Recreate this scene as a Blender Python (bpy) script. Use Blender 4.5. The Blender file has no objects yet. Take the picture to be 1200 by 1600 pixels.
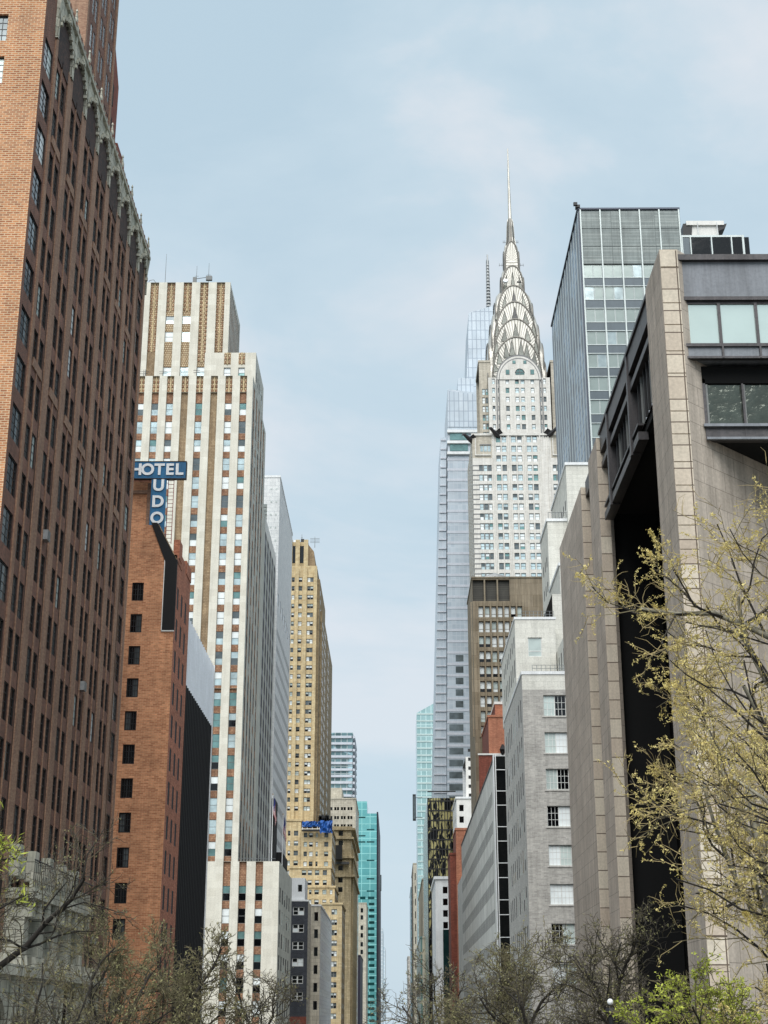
import bpy, math, random
from mathutils import Vector
R = math.radians
scene = bpy.context.scene
COL = scene.collection
rng = random.Random(7)

# ------------------------------------------------------------------ camera geometry (survey of the real place)
FPX, CH = 2311.0, 10.0
PIT = math.atan(800 / FPX)
PSI = math.atan(18 * math.cos(PIT) / FPX)
_cp, _sp, _c, _s = math.cos(PIT), math.sin(PIT), math.cos(PSI), math.sin(PSI)
FW = Vector((-_s * _cp, _c * _cp, _sp)); RT = Vector((_c, _s, 0)); UP = Vector((_s * _sp, -_c * _sp, _cp))
def at(px, py, Y):
    """sight line of the survey photo met at distance Y down the street -> (x, z)"""
    d = FW + RT * ((px - 600) / FPX) + UP * ((800 - py) / FPX)
    return d.x / d.y * Y, CH + d.z / d.y * Y
def onx(px, py, X):
    d = FW + RT * ((px - 600) / FPX) + UP * ((800 - py) / FPX)
    Y = X / (d.x / d.y)
    return Y, CH + d.z / d.y * Y

# ------------------------------------------------------------------ materials
def lin(c):
    return tuple(((v / 255) / 12.92 if v / 255 <= 0.04045 else (((v / 255) + 0.055) / 1.055) ** 2.4) for v in c) + (1,)
MATS = {}
class NT:
    def __init__(s, name):
        s.m = bpy.data.materials.new(name); s.m.use_nodes = True
        s.t = s.m.node_tree; s.t.nodes.clear()
        s.o = s.t.nodes.new('ShaderNodeOutputMaterial'); s.b = s.t.nodes.new('ShaderNodeBsdfPrincipled')
        s.t.links.new(s.b.outputs[0], s.o.inputs[0])
    def n(s, kind, **kw):
        n = s.t.nodes.new('ShaderNode' + kind)
        for k, v in kw.items():
            if k in n.inputs: n.inputs[k].default_value = v
            else: setattr(n, k, v)
        return n
    def l(s, a, b): s.t.links.new(a, b)
    def mapuv(s, sx=1, sy=1, sz=1, src='UV'):
        tc = s.n('TexCoord'); mp = s.n('Mapping'); mp.inputs['Scale'].default_value = (sx, sy, sz)
        s.l(tc.outputs[src], mp.inputs[0]); return mp.outputs[0]
    def mix(s, fac, a, b, mode='MIX'):
        m = s.n('MixRGB', blend_type=mode)
        for i, v in enumerate((fac, a, b)):
            if hasattr(v, 'is_linked') or hasattr(v, 'links'): s.l(v, m.inputs[i])
            else: m.inputs[i].default_value = v
        return m.outputs[0]
    def ramp(s, fac, pts):
        r = s.n('ValToRGB'); e = r.color_ramp.elements
        e[0].position, e[0].color = pts[0][0], pts[0][1]; e[1].position, e[1].color = pts[-1][0], pts[-1][1]
        for p in pts[1:-1]:
            q = e.new(p[0]); q.color = p[1]
        s.l(fac, r.inputs[0]); return r.outputs[0]
def g(v): return (v, v, v, 1)

def surf(name, c1, c2=None, blocks=None, mortar=None, msize=0.012, var=0.25, streak=0.3, rough=0.85, metal=0.0, bump=0.3, offset=0.5, grime=0.0):
    """weathered masonry / paint / metal. blocks=(w,h) in metres draws courses on the metre UVs"""
    if name in MATS: return MATS[name]
    k = NT(name); c1 = lin(c1); c2 = lin(c2) if c2 else c1
    uv = k.mapuv()
    big = k.n('TexNoise', Scale=0.35, Detail=6.0, Roughness=0.65); k.l(uv, big.inputs['Vector'])
    fine = k.n('TexNoise', Scale=6.0, Detail=3.0, Roughness=0.6); k.l(uv, fine.inputs['Vector'])
    suv = k.mapuv(1.6, 0.09, 1)
    st = k.n('TexNoise', Scale=1.0, Detail=5.0, Roughness=0.7); k.l(suv, st.inputs['Vector'])
    hgt = None
    if blocks:
        br = k.n('TexBrick', offset=offset, squash=1.0)
        br.inputs['Scale'].default_value = 1.0
        br.inputs['Color1'].default_value = c1; br.inputs['Color2'].default_value = c2
        br.inputs['Mortar'].default_value = lin(mortar) if mortar else (c1[0] * .5, c1[1] * .5, c1[2] * .5, 1)
        br.inputs['Mortar Size'].default_value = msize; br.inputs['Brick Width'].default_value = blocks[0]
        br.inputs['Row Height'].default_value = blocks[1]; br.inputs['Mortar Smooth'].default_value = 0.2
        k.l(uv, br.inputs['Vector']); col = br.outputs[0]; hgt = br.outputs['Fac']
    else:
        col = k.mix(k.ramp(fine.outputs[0], [(0.35, g(0)), (0.65, g(1))]), c1, c2)
    v = k.ramp(big.outputs[0], [(0.3, g(1 - var)), (0.7, g(1 + var * .35))])
    col = k.mix(1.0, col, v, 'MULTIPLY')
    v2 = k.ramp(st.outputs[0], [(0.35, g(1 - streak)), (0.62, g(1.0))])
    col = k.mix(1.0, col, v2, 'MULTIPLY')
    v3 = k.ramp(fine.outputs[0], [(0.3, g(.86)), (0.7, g(1.1))])
    col = k.mix(1.0, col, v3, 'MULTIPLY')
    k.l(col, k.b.inputs['Base Color'])
    k.b.inputs['Roughness'].default_value = rough; k.b.inputs['Metallic'].default_value = metal
    if bump:
        bp = k.n('Bump', Strength=bump, Distance=0.02)
        if hgt is not None:
            inv = k.n('Math', operation='SUBTRACT'); inv.inputs[0].default_value = 1; k.l(hgt, inv.inputs[1])
            k.l(inv.outputs[0], bp.inputs['Height'])
        else: k.l(fine.outputs[0], bp.inputs['Height'])
        k.l(bp.outputs[0], k.b.inputs['Normal'])
    MATS[name] = k.m; return k.m

def glass(name, base, metal=0.0, rough=0.06, var=0.3, wob=0.15, sc=0.5):
    if name in MATS: return MATS[name]
    k = NT(name); b = lin(base); uv = k.mapuv()
    nz = k.n('TexNoise', Scale=sc, Detail=3.0); k.l(uv, nz.inputs['Vector'])
    oi = k.n('ObjectInfo')
    rv = k.ramp(oi.outputs['Random'], [(0.0, g(1 - var)), (1.0, g(1 + var))])
    nv = k.ramp(nz.outputs[0], [(0.3, g(1 - var)), (0.7, g(1 + var))])
    col = k.mix(1.0, k.mix(1.0, b, rv, 'MULTIPLY'), nv, 'MULTIPLY')
    k.l(col, k.b.inputs['Base Color']); k.b.inputs['Metallic'].default_value = metal
    k.b.inputs['Roughness'].default_value = rough
    bp = k.n('Bump', Strength=wob, Distance=0.05); k.l(nz.outputs[0], bp.inputs['Height']); k.l(bp.outputs[0], k.b.inputs['Normal'])
    MATS[name] = k.m; return k.m

def curtain(name, ca, cb, cm, pw, ph, lw=0.06, metal=0.6, rough=0.1, patch=None, wob=0.3):
    """curtain wall: glass panes pw x ph between mullions, on metre UVs"""
    if name in MATS: return MATS[name]
    k = NT(name); uv = k.mapuv()
    br = k.n('TexBrick', offset=0.0, squash=1.0)
    for n_, v in (('Scale', 1.0), ('Color1', lin(ca)), ('Color2', lin(cb)), ('Mortar', lin(cm)), ('Mortar Size', lw), ('Brick Width', pw), ('Row Height', ph), ('Mortar Smooth', 0.1)):
        br.inputs[n_].default_value = v
    k.l(uv, br.inputs['Vector'])
    col = br.outputs[0]
    nz = k.n('TexNoise', Scale=0.07, Detail=5.0, Roughness=0.6, Distortion=0.6); k.l(uv, nz.inputs['Vector'])
    if patch:
        f = k.ramp(nz.outputs[0], [(0.5, g(0)), (0.56, g(1))])
        inv = k.n('Math', operation='SUBTRACT'); inv.inputs[0].default_value = 1; k.l(br.outputs['Fac'], inv.inputs[1])
        f2 = k.n('Math', operation='MULTIPLY'); k.l(f, f2.inputs[0]); k.l(inv.outputs[0], f2.inputs[1])
        col = k.mix(f2.outputs[0], col, lin(patch))
    v = k.ramp(nz.outputs[0], [(0.3, g(.85)), (0.7, g(1.1))])
    col = k.mix(1.0, col, v, 'MULTIPLY')
    k.l(col, k.b.inputs['Base Color'])
    mm = k.n('Math', operation='MULTIPLY_ADD'); mm.inputs[1].default_value = -metal; mm.inputs[2].default_value = metal
    k.l(br.outputs['Fac'], mm.inputs[0]); k.l(mm.outputs[0], k.b.inputs['Metallic'])
    k.b.inputs['Roughness'].default_value = rough
    MATS[name] = k.m; return k.m

def plain(name, c, rough=0.7, metal=0.0, var=0.12):
    return surf(name, c, var=var, streak=var, rough=rough, metal=metal, bump=0.1)

M = dict(
 brickA=surf('brown_brick_side', (138, 84, 64), (94, 54, 42), (.21, .07), (150, 125, 108), .010, .28, .3),  # side copy of the tower brick, darkened for the shade on the recessed wall
 brickD=surf('shade_dark_brick', (92, 64, 54), (44, 32, 30), (.25, .14), (60, 48, 42), .02, .3, .3),  # shade of window reveals and recesses painted as darker brick
 brickP=surf('tan_brick_pier', (186, 146, 118), (148, 104, 80), (.21, .07), (150, 128, 110), .010, .25, .3),
 brickF=surf('lit_orange_brick', (208, 140, 92), (158, 94, 58), (.36, .13), (214, 188, 154), .024, .2, .15),  # front copy of the tower brick, its lit look put into the colour
 brickH=surf('hotel_brick', (226, 160, 116), (180, 116, 80), (.42, .14), (214, 168, 130), .016, .3, .2),
 brickHs=surf('hotel_brick_side', (214, 138, 106), (166, 98, 72), (.34, .11), (140, 96, 76), .016, .25, .25),  # street-side copy of the hotel brick, darkened for its shaded face
 terra=surf('weathered_terracotta', (226, 222, 204), (196, 196, 178), (1.1, .6), (110, 108, 96), .02, .35, .45),
 black=surf('black_cladding', (15, 15, 18), (9, 9, 11), None, None, .02, .3, .3, .85, 0, .1),
 whiteclad=surf('white_corrugated', (232, 236, 240), (220, 224, 230), var=.08, streak=.1, rough=.5),
 dn=surf('white_glazed_brick', (229, 225, 211), (217, 212, 197), (2.7, 1.2), (216, 212, 198), .012, .10, .12),
 dnside=surf('shaded_white_brick', (214, 214, 204), (200, 200, 190), (2.7, 1.2), (190, 188, 178), .012, .14, .2),  # street-side copy of the white brick, greyed to carry its shade
 spand=surf('brown_spandrel', (190, 148, 116), (156, 114, 88), (.5, .3), (110, 76, 56), .02, .3, .45),
 ochre=surf('ochre_ornament', (226, 208, 174), (208, 186, 150), (.35, .45), (120, 84, 50), .06, .2, .3),
 olive=surf('olive_strip', (184, 160, 128), (160, 136, 106), (.5, .3), (120, 98, 66), .02, .35, .35),
 white=plain('white_panel', (236, 238, 238), .55),
 whiteshade=surf('pale_grey_panel', (236, 237, 236), (222, 224, 224), (1.3, .9), (170, 176, 182), .02, .08, .1),
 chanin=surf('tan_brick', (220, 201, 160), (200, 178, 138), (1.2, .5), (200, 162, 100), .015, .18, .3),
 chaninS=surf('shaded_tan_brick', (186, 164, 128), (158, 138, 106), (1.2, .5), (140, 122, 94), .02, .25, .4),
 stoneG=surf('grey_limestone', (214, 206, 188), (196, 188, 170), (1.8, .9), (160, 152, 136), .03, .2, .35),
 stoneB=surf('buff_limestone', (206, 188, 152), (184, 166, 130), (1.2, .7), (150, 134, 104), .03, .25, .4),
 darkbrick=surf('black_brick', (64, 68, 76), (46, 50, 58), (.6, .25), (84, 86, 92), .03, .3, .2),
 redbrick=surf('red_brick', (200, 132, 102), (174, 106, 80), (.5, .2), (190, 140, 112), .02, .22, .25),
 redshade=surf('dark_red_brick', (150, 78, 60), (122, 60, 46), (.5, .2), (120, 80, 66), .02, .25, .25),  # darker red brick, also the painted shade on sides of red brick blocks
 greybrick=surf('grey_brick', (196, 192, 184), (166, 162, 156), (.55, .16), (186, 184, 178), .018, .22, .22),
 greybrickS=surf('grey_brick_side', (208, 205, 198), (186, 183, 176), (.55, .16), (186, 184, 178), .018, .14, .2),
 granite=surf('pink_grey_granite', (208, 195, 180), (196, 183, 168), (1.9, 1.05), (146, 135, 124), .016, .2, .3),
 graniteF=surf('tan_granite_edge', (216, 205, 186), (194, 178, 160), (1.35, 1.25), (104, 90, 78), .035, .12, .14, offset=.0),
 corten=surf('weathering_steel', (92, 88, 88), (72, 70, 72), None, None, .02, .25, .35, .45, .5),
 cortenL=surf('blue_grey_steel_fascia', (142, 146, 152), (120, 124, 130), None, None, .02, .2, .35, .5, .1),
 void=surf('shade_black', (5, 6, 6), (3, 3, 4), None, None, .02, .2, .1, 1.0, 0, 0),  # near-black standing in for deep shade
 voidglass=glass('atrium_glass', (22, 30, 30), .0, .08, .3, .1),
 slabcol=plain('bone_white_concrete', (234, 232, 226), .7),
 brown=surf('brown_concrete', (152, 139, 118), (134, 121, 100), (3.0, 3.2), (110, 94, 74), .03, .2, .35),
 louver=surf('grey_louver', (170, 178, 174), (140, 150, 148), (8, .3), (100, 108, 106), .05, .25, .3, .6, 0, offset=0),
 mull=plain('silver_mullion', (188, 196, 194), .4, .4),
 mullD=plain('dark_mullion', (70, 76, 88), .4, .4),
 spandD=plain('slate_spandrel', (84, 94, 100), .3, .3),
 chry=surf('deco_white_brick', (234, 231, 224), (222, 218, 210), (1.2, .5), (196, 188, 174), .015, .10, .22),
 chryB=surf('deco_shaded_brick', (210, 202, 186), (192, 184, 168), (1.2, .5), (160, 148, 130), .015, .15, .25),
 chryG=plain('grey_brick_trim', (128, 128, 128), .7),
 steel=surf('stainless_steel', (216, 212, 202), (192, 188, 178), None, None, .02, .2, .3, .34, .35),
 steelD=surf('tarnished_steel', (138, 134, 126), (108, 104, 96), None, None, .02, .4, .5, .4, .3),
 bandW=plain('white_band', (200, 205, 214), .5),
 roofdark=plain('roof_membrane', (90, 90, 90), .9),
 frameB=plain('black_frame', (20, 20, 22), .5), frameW=plain('white_frame', (225, 226, 222), .5),
 frameG=plain('grey_frame', (120, 122, 120), .5), frameBr=plain('bronze_frame', (90, 74, 60), .5, .3),
 gD=glass('dark_glass', (24, 28, 30)), gP=glass('pale_sage_glass', (150, 162, 158), .25, .12, .06, .1), gK=glass('black_glass', (10, 12, 14), 0, .05), gX=surf('shaded_pane', (58, 62, 68), (34, 38, 44), None, None, .02, .2, .1, .9, 0, 0),
 gS=glass('sky_glass', (186, 202, 204), .4, .1), gT=glass('teal_glass', (112, 146, 144), .4, .08),
 gG=glass('grey_glass', (96, 104, 106), .4, .1), gB=glass('blind_glass', (226, 232, 232), .0, .25, .08),
 gC=glass('curtained_glass', (188, 200, 196), .1, .25, .15), gF=glass('pale_reflecting_glass', (206, 222, 216), .5, .08, .04, .1),
 gM=glass('murky_reflecting_glass', (84, 90, 82), .5, .12, .2, 1.0, 1.6),
 blue=plain('blue_sign_enamel', (34, 112, 158), .45, 0, .3), letter=plain('white_sign_letter', (244, 246, 246), .5),
 red=plain('red_paint', (150, 30, 34), .6), tarp=surf('blue_tarpaulin', (40, 110, 190), (24, 78, 160), None, None, .02, .5, .5, .6),
 metal=plain('galvanised_metal', (160, 162, 162), .45, .6),
 bark=surf('dark_bark', (66, 60, 52), (44, 40, 36), None, None, .02, .3, .3, .9), barkL=surf('pale_plane_bark', (188, 182, 162), (84, 78, 64), None, None, .02, .4, .2, .9),
 twig=plain('grey_twig', (84, 78, 68), .9), twigG=plain('olive_twig', (108, 100, 74), .9), twigY=plain('yellowish_twig', (166, 148, 104), .9),
 leafY=None, gTri=glass('dim_crown_glass', (124, 126, 118), .2, .2))

def leafmat(name, c1, c2):
    k = NT(name); uv = k.mapuv(src='Object'); nz = k.n('TexNoise', Scale=1.4, Detail=3.0); k.l(uv, nz.inputs['Vector'])
    col = k.mix(k.ramp(nz.outputs[0], [(.38, g(0)), (.62, g(1))]), lin(c1), lin(c2))
    k.l(col, k.b.inputs['Base Color']); k.b.inputs['Roughness'].default_value = .8
    tr = k.n('BsdfTranslucent'); k.l(col, tr.inputs[0]); mx = k.n('MixShader'); mx.inputs[0].default_value = .35
    k.l(k.b.outputs[0], mx.inputs[1]); k.l(tr.outputs[0], mx.inputs[2]); k.l(mx.outputs[0], k.o.inputs[0]); return k.m
M['leafY'] = leafmat('yellow_green_bud', (236, 220, 150), (208, 190, 116))
M['leafG'] = leafmat('bright_green_leaf', (200, 206, 92), (168, 178, 74))
M['leafO'] = leafmat('olive_bud', (158, 154, 108), (126, 122, 86))

# ------------------------------------------------------------------ mesh builder
class MB:
    def __init__(s): s.v, s.f, s.u, s.m, s.slots = [], [], [], [], []
    def slot(s, mat):
        if mat not in s.slots: s.slots.append(mat)
        return s.slots.index(mat)
    def poly(s, pts, mat, uv=None):
        i = len(s.v); s.v += [tuple(p) for p in pts]; s.f.append(tuple(range(i, i + len(pts))))
        if uv is None:
            a, b, c = Vector(pts[0]), Vector(pts[1]), Vector(pts[2]); n = (b - a).cross(c - a)
            ax = max(range(3), key=lambda q: abs(n[q]))
            uv = [((p[1], p[2]) if ax == 0 else (p[0], p[2]) if ax == 1 else (p[0], p[1])) for p in pts]
        s.u += [(float(a_), float(b_)) for a_, b_ in uv]; s.m.append(s.slot(mat))
    def hexa(s, p, mat, mats=None):
        """8 corners: bottom 0-3 anticlockwise, top 4-7"""
        for k, q in enumerate(((0, 3, 2, 1), (4, 5, 6, 7), (0, 1, 5, 4), (1, 2, 6, 5), (2, 3, 7, 6), (3, 0, 4, 7))):
            s.poly([p[i] for i in q], (mats or {}).get(k, mat))
    def box(s, x0, x1, y0, y1, z0, z1, mat, mats=None):
        s.hexa([(x0, y0, z0), (x1, y0, z0), (x1, y1, z0), (x0, y1, z0), (x0, y0, z1), (x1, y0, z1), (x1, y1, z1), (x0, y1, z1)], mat, mats)
    def tube(s, pts, rad, mat, n=4, cap=True):
        prev = None; base = len(s.v); sl = s.slot(mat); m = len(pts)
        for i, p in enumerate(pts):
            d = (Vector(pts[min(i + 1, m - 1)]) - Vector(pts[max(i - 1, 0)]))
            d = d.normalized() if d.length > 1e-9 else Vector((0, 0, 1))
            a = d.cross(Vector((0.13, 0.31, 0.94)))
            if a.length < 1e-3: a = d.cross(Vector((1, 0, 0)))
            if prev is not None:
                q = prev - d * prev.dot(d)
                if q.length > 1e-4: a = q
            a.normalize(); b = d.cross(a); prev = a; r = rad[i]
            for k in range(n):
                t = 2 * math.pi * k / n
                w = Vector(p) + a * (math.cos(t) * r) + b * (math.sin(t) * r); s.v.append((w.x, w.y, w.z))
        L = 0
        for i in range(m - 1):
            for k in range(n):
                q = (k + 1) % n
                s.f.append((base + i * n + k, base + i * n + q, base + (i + 1) * n + q, base + (i + 1) * n + k)); s.m.append(sl)
                s.u += [(k * .1, L), (k * .1 + .1, L), (k * .1 + .1, L + .5), (k * .1, L + .5)]
            L += .5
        if cap and n > 2:
            s.f.append(tuple(base + k for k in range(n))); s.m.append(sl); s.u += [(0, 0)] * n
            s.f.append(tuple(base + (m - 1) * n + k for k in range(n))); s.m.append(sl); s.u += [(0, 0)] * n
    def build(s, name, parent=None, smooth=False):
        if not s.f: return None
        me = bpy.data.meshes.new(name); org = Vector((0, 0, 0))
        if parent is not None: org = Vector(parent.get('_o', (0, 0, 0)))
        me.from_pydata([(a - org.x, b - org.y, c - org.z) for a, b, c in s.v], [], s.f)
        for m_ in s.slots: me.materials.append(m_)
        me.polygons.foreach_set('material_index', s.m)
        uvl = me.uv_layers.new(name='UVMap'); uvl.data.foreach_set('uv', [c for t in s.u for c in t])
        if smooth: me.polygons.foreach_set('use_smooth', [True] * len(s.f))
        me.update()
        o = bpy.data.objects.new(name, me); COL.objects.link(o)
        if parent is not None: o.parent = parent
        if parent is not None: o['_o'] = tuple(org)
        return o
def tag(o, label=None, cat=None, group=None, kind=None):
    if label: o['label'] = label
    if cat: o['category'] = cat
    if group: o['group'] = group
    if kind: o['kind'] = kind
    return o
def empty(name, loc, label, cat, group=None):
    o = bpy.data.objects.new(name, None); COL.objects.link(o); o.location = loc; o['_o'] = tuple(loc)
    return tag(o, label, cat, group)
def struct(mb, name):
    o = mb.build(name); return tag(o, kind='structure')

class Face:
    """facade plane: 'F' faces the camera (-Y), 'L' left-hand street wall (+X), 'R' right-hand street wall (-X)"""
    def __init__(s, k, plane): s.k, s.q = k, plane
    def p(s, a, z, d=0):
        if s.k == 'F': return (a, s.q + d, z)
        if s.k == 'L': return (s.q - d, a, z)
        return (s.q + d, a, z)
    def shift(s, d): return Face(s.k, s.q + d if s.k != 'L' else s.q - d)
    def quad(s, mb, a0, a1, z0, z1, d, mat):
        mb.poly([s.p(a0, z0, d), s.p(a1, z0, d), s.p(a1, z1, d), s.p(a0, z1, d)], mat, [(a0, z0), (a1, z0), (a1, z1), (a0, z1)])
    def box(s, mb, a0, a1, z0, z1, d0, d1, mat):
        P = s.p
        mb.hexa([P(a0, z0, d0), P(a1, z0, d0), P(a1, z0, d1), P(a0, z0, d1), P(a0, z1, d0), P(a1, z1, d0), P(a1, z1, d1), P(a0, z1, d1)], mat)
    def reveal(s, mb, a0, a1, z0, z1, d, mat):
        P = s.p
        mb.poly([P(a0, z0), P(a0, z1), P(a0, z1, d), P(a0, z0, d)], mat, [(0, z0), (0, z1), (d, z1), (d, z0)])
        mb.poly([P(a1, z0), P(a1, z1), P(a1, z1, d), P(a1, z0, d)], mat, [(0, z0), (0, z1), (d, z1), (d, z0)])
        mb.poly([P(a0, z0), P(a1, z0), P(a1, z0, d), P(a0, z0, d)], mat, [(a0, 0), (a1, 0), (a1, d), (a0, d)])
        mb.poly([P(a0, z1), P(a1, z1), P(a1, z1, d), P(a0, z1, d)], mat, [(a0, 0), (a1, 0), (a1, d), (a0, d)])

class Bld:
    def __init__(s, name, label, cat, loc, group=None, seed=1, sub=False):
        s.root = empty(name, loc, label, cat, group); s.wall = MB(); s.wins = []; s.rng = random.Random(seed); s.sub = sub
        s.trim = MB()
    def facade(s, F, a0, a1, z0, z1, cols=(), rows=(), depth=.25, mw=None, mr=None, skip=None, win=None, mb=None):
        mb = mb or s.wall; mr = mr or mw
        cols = sorted(c for c in cols if c[0] > a0 + 1e-3 and c[1] < a1 - 1e-3)
        rows = sorted(r for r in rows if r[0] > z0 + 1e-3 and r[1] < z1 - 1e-3)
        if F.k != 'F' and cols:
            ym = (a0 + a1) / 2; wd_ = cols[0][1] - cols[0][0]; depth = min(depth, max(.012, wd_ * abs(F.q) / ym * .28))
        z = z0
        for j, (r0, r1) in enumerate(rows):
            if r0 > z + 1e-4: F.quad(mb, a0, a1, z, r0, 0, mw)
            a = a0
            for i, (c0, c1) in enumerate(cols):
                if skip and skip(i, j): continue
                if c0 > a + 1e-4: F.quad(mb, a, c0, r0, r1, 0, mw)
                F.reveal(mb, c0, c1, r0, r1, depth, mr)
                if win is not None: s.wins.append((F, c0, c1, r0, r1, depth, win))
                a = c1
            if a1 > a + 1e-4: F.quad(mb, a, a1, r0, r1, 0, mw)
            z = r1
        if z1 > z + 1e-4: F.quad(mb, a0, a1, z, z1, 0, mw)
    def strips(s, F, a0, a1, z0, z1, cols, rows, depth, mw, ms, blank=(), bm=None, wd=.12, win=None):
        """full-height recessed strips holding windows and spandrels"""
        if F.k != 'F': depth = min(depth, max(.012, (cols[0][1] - cols[0][0]) * abs(F.q) / ((a0 + a1) / 2) * .28))
        s.facade(F, a0, a1, z0 - .008, z1, cols, [(z0, z1 - .008)], depth, mw)
        for i, (c0, c1) in enumerate(cols):
            if c0 <= a0 or c1 >= a1: continue
            G = F.shift(depth)
            if i in blank: G.quad(s.wall, c0, c1, z0, z1 - .008, 0, bm or ms); continue
            s.facade(G, c0, c1, z0, z1 - .008, [(c0 + .002, c1 - .002)], rows, wd, ms, win=win)
    def shell(s, side, x0, x1, y0, y1, z1, mat, z0=0, roof=None, parapet=.0):
        """plain faces the photo cannot show well: back, far side, roof"""
        mb = s.wall
        mb.poly([(x0, y1, z0), (x1, y1, z0), (x1, y1, z1), (x0, y1, z1)], mat)
        xo = x0 if side == 'L' else x1
        mb.poly([(xo, y0, z0), (xo, y1, z0), (xo, y1, z1), (xo, y0, z1)], mat)
        mb.poly([(x0, y0, z1), (x1, y0, z1), (x1, y1, z1), (x0, y1, z1)], roof or M['roofdark'])
    def block(s, side, x0, x1, y0, y1, z0, z1, mw, ms=None, fc=(), fr=(), sc=(), sr=(), depth=.25, win=None, swin=None, skip=None, sskip=None, mr=None):
        ms = ms or mw; xs = x1 if side == 'L' else x0
        s.facade(Face('F', y0), x0, x1, z0, z1, fc, fr, depth, mw, mr, skip, win)
        s.facade(Face(side, xs), y0, y1, z0, z1, sc, sr, depth, ms, mr, sskip, swin or win)
        s.shell(side, x0, x1, y0, y1, z1, ms, z0)
    def coping(s, side, x0, x1, y0, y1, z, mat, h=.35, o=.15):
        s.trim.box(x0 - (o if side == 'R' else 0), x1 + (o if side == 'L' else 0), y0 - o, y1, z + .003, z + h, mat)
    def finish(s, wallname='wall', wname='window', trimname='coping'):
        r = s.rng; s.wall.build(wallname, s.root); s.trim.build(trimname, s.root)
        cam = Vector((0, 0, CH))
        def key(w):
            F, a0, a1, z0, z1, d, st = w; p = Vector(F.p((a0 + a1) / 2, (z0 + z1) / 2)); dd = p - cam
            n = Vector((0, 1, 0)) if F.k == 'F' else Vector((1, 0, 0))
            return -(a1 - a0) * (z1 - z0) * abs(dd.normalized().dot(n)) / dd.length_squared
        ws = sorted(s.wins, key=key); rest = MB()
        for i, w in enumerate(ws):
            one = i < 100; fr = MB() if one else rest; pn = MB() if (one and s.sub) else fr
            draw_window(fr, pn, w, r)
            if one:
                o = fr.build(wname, s.root)
                if s.sub: pn.build('pane', o)
        if rest.f: tag(rest.build(wname, s.root), kind='stuff')
        return s.root

def pick(r, opts):
    t = r.random() * sum(w for _, w in opts)
    for m, w in opts:
        t -= w
        if t <= 0: return m
    return opts[-1][0]
def draw_window(fr, pn, w, r):
    F, a0, a1, z0, z1, d, st = w
    fm = st.get('frame', M['frameG']); fw = st.get('fw', .06); kind = st.get('kind', 'sash'); gl = st['glass']
    d0, d1 = d - min(.07, d * .55), d - .004
    F.box(fr, a0 + .001, a0 + fw, z0 + .001, z1 - .001, d0, d1, fm); F.box(fr, a1 - fw, a1 - .001, z0 + .001, z1 - .001, d0, d1, fm)
    F.box(fr, a0 + fw, a1 - fw, z0 + .002, z0 + fw, d0, d1, fm); F.box(fr, a0 + fw, a1 - fw, z1 - fw, z1 - .002, d0, d1, fm)
    A0, A1, Z0, Z1 = a0 + fw, a1 - fw, z0 + fw, z1 - fw; dp = d - min(.03, d * .25)
    zm = Z0 + (Z1 - Z0) * st.get('rail', .5)
    if kind == 'sash':
        F.box(fr, A0, A1, zm - fw * .5, zm + fw * .5, d0 + (d1 - d0) * .1, d1, fm)
        g1 = pick(r, gl); g2 = g1 if r.random() < st.get('same', .5) else pick(r, st.get('low', gl))
        F.quad(pn, A0, A1, Z0, zm, dp, g2); F.quad(pn, A0, A1, zm, Z1, dp, g1)
    elif kind == 'double':
        m = (A0 + A1) / 2; mw = st.get('mw', fw); F.box(fr, m - mw * .5, m + mw * .5, Z0, Z1, d0 + (d1 - d0) * .08, d1, fm)
        F.box(fr, A0, m - mw * .5, zm - fw * .4, zm + fw * .4, d0 + (d1 - d0) * .2, d1, fm); F.box(fr, m + mw * .5, A1, zm - fw * .4, zm + fw * .4, d0 + (d1 - d0) * .2, d1, fm)
        for q0, q1 in ((A0, m), (m, A1)):
            g1 = pick(r, gl); g2 = g1 if r.random() < st.get('same', .5) else pick(r, st.get('low', gl))
            F.quad(pn, q0, q1, Z0, zm, dp, g2); F.quad(pn, q0, q1, zm, Z1, dp, g1)
    elif kind == 'grid':
        nx, nz = st['n']; bw = st.get('bw', .035)
        for i in range(1, nx):
            a = A0 + (A1 - A0) * i / nx; b = bw * (2.6 if (st.get('heavy') and i * 2 == nx) else 1)
            F.box(fr, a - b / 2, a + b / 2, Z0, Z1, d0 + (d1 - d0) * .2, d1, fm)
        for i in range(1, nz):
            z = Z0 + (Z1 - Z0) * i / nz; F.box(fr, A0, A1, z - bw / 2, z + bw / 2, d0 + (d1 - d0) * .3, d1, fm)
        m = (A0 + A1) / 2; zt = Z0 + (Z1 - Z0) * pick(r, st.get('blind', [(0, 1)]))
        for q0, q1 in ((A0, m), (m, A1)):
            g1 = pick(r, gl)
            F.quad(pn, q0, q1, Z0, Z1, dp, g1)
    else:
        F.quad(pn, A0, A1, Z0, Z1, dp, pick(r, gl))
def rep(a, pitch, w, n): return [(a + i * pitch, a + i * pitch + w) for i in range(n)]
def fit(a0, a1, pitch, w, marg=None):
    n = max(1, int((a1 - a0) // pitch)); off = (a1 - a0 - n * pitch) / 2
    return [(a0 + off + pitch * i + (pitch - w) / 2, a0 + off + pitch * i + (pitch + w) / 2) for i in range(n)]

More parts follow.
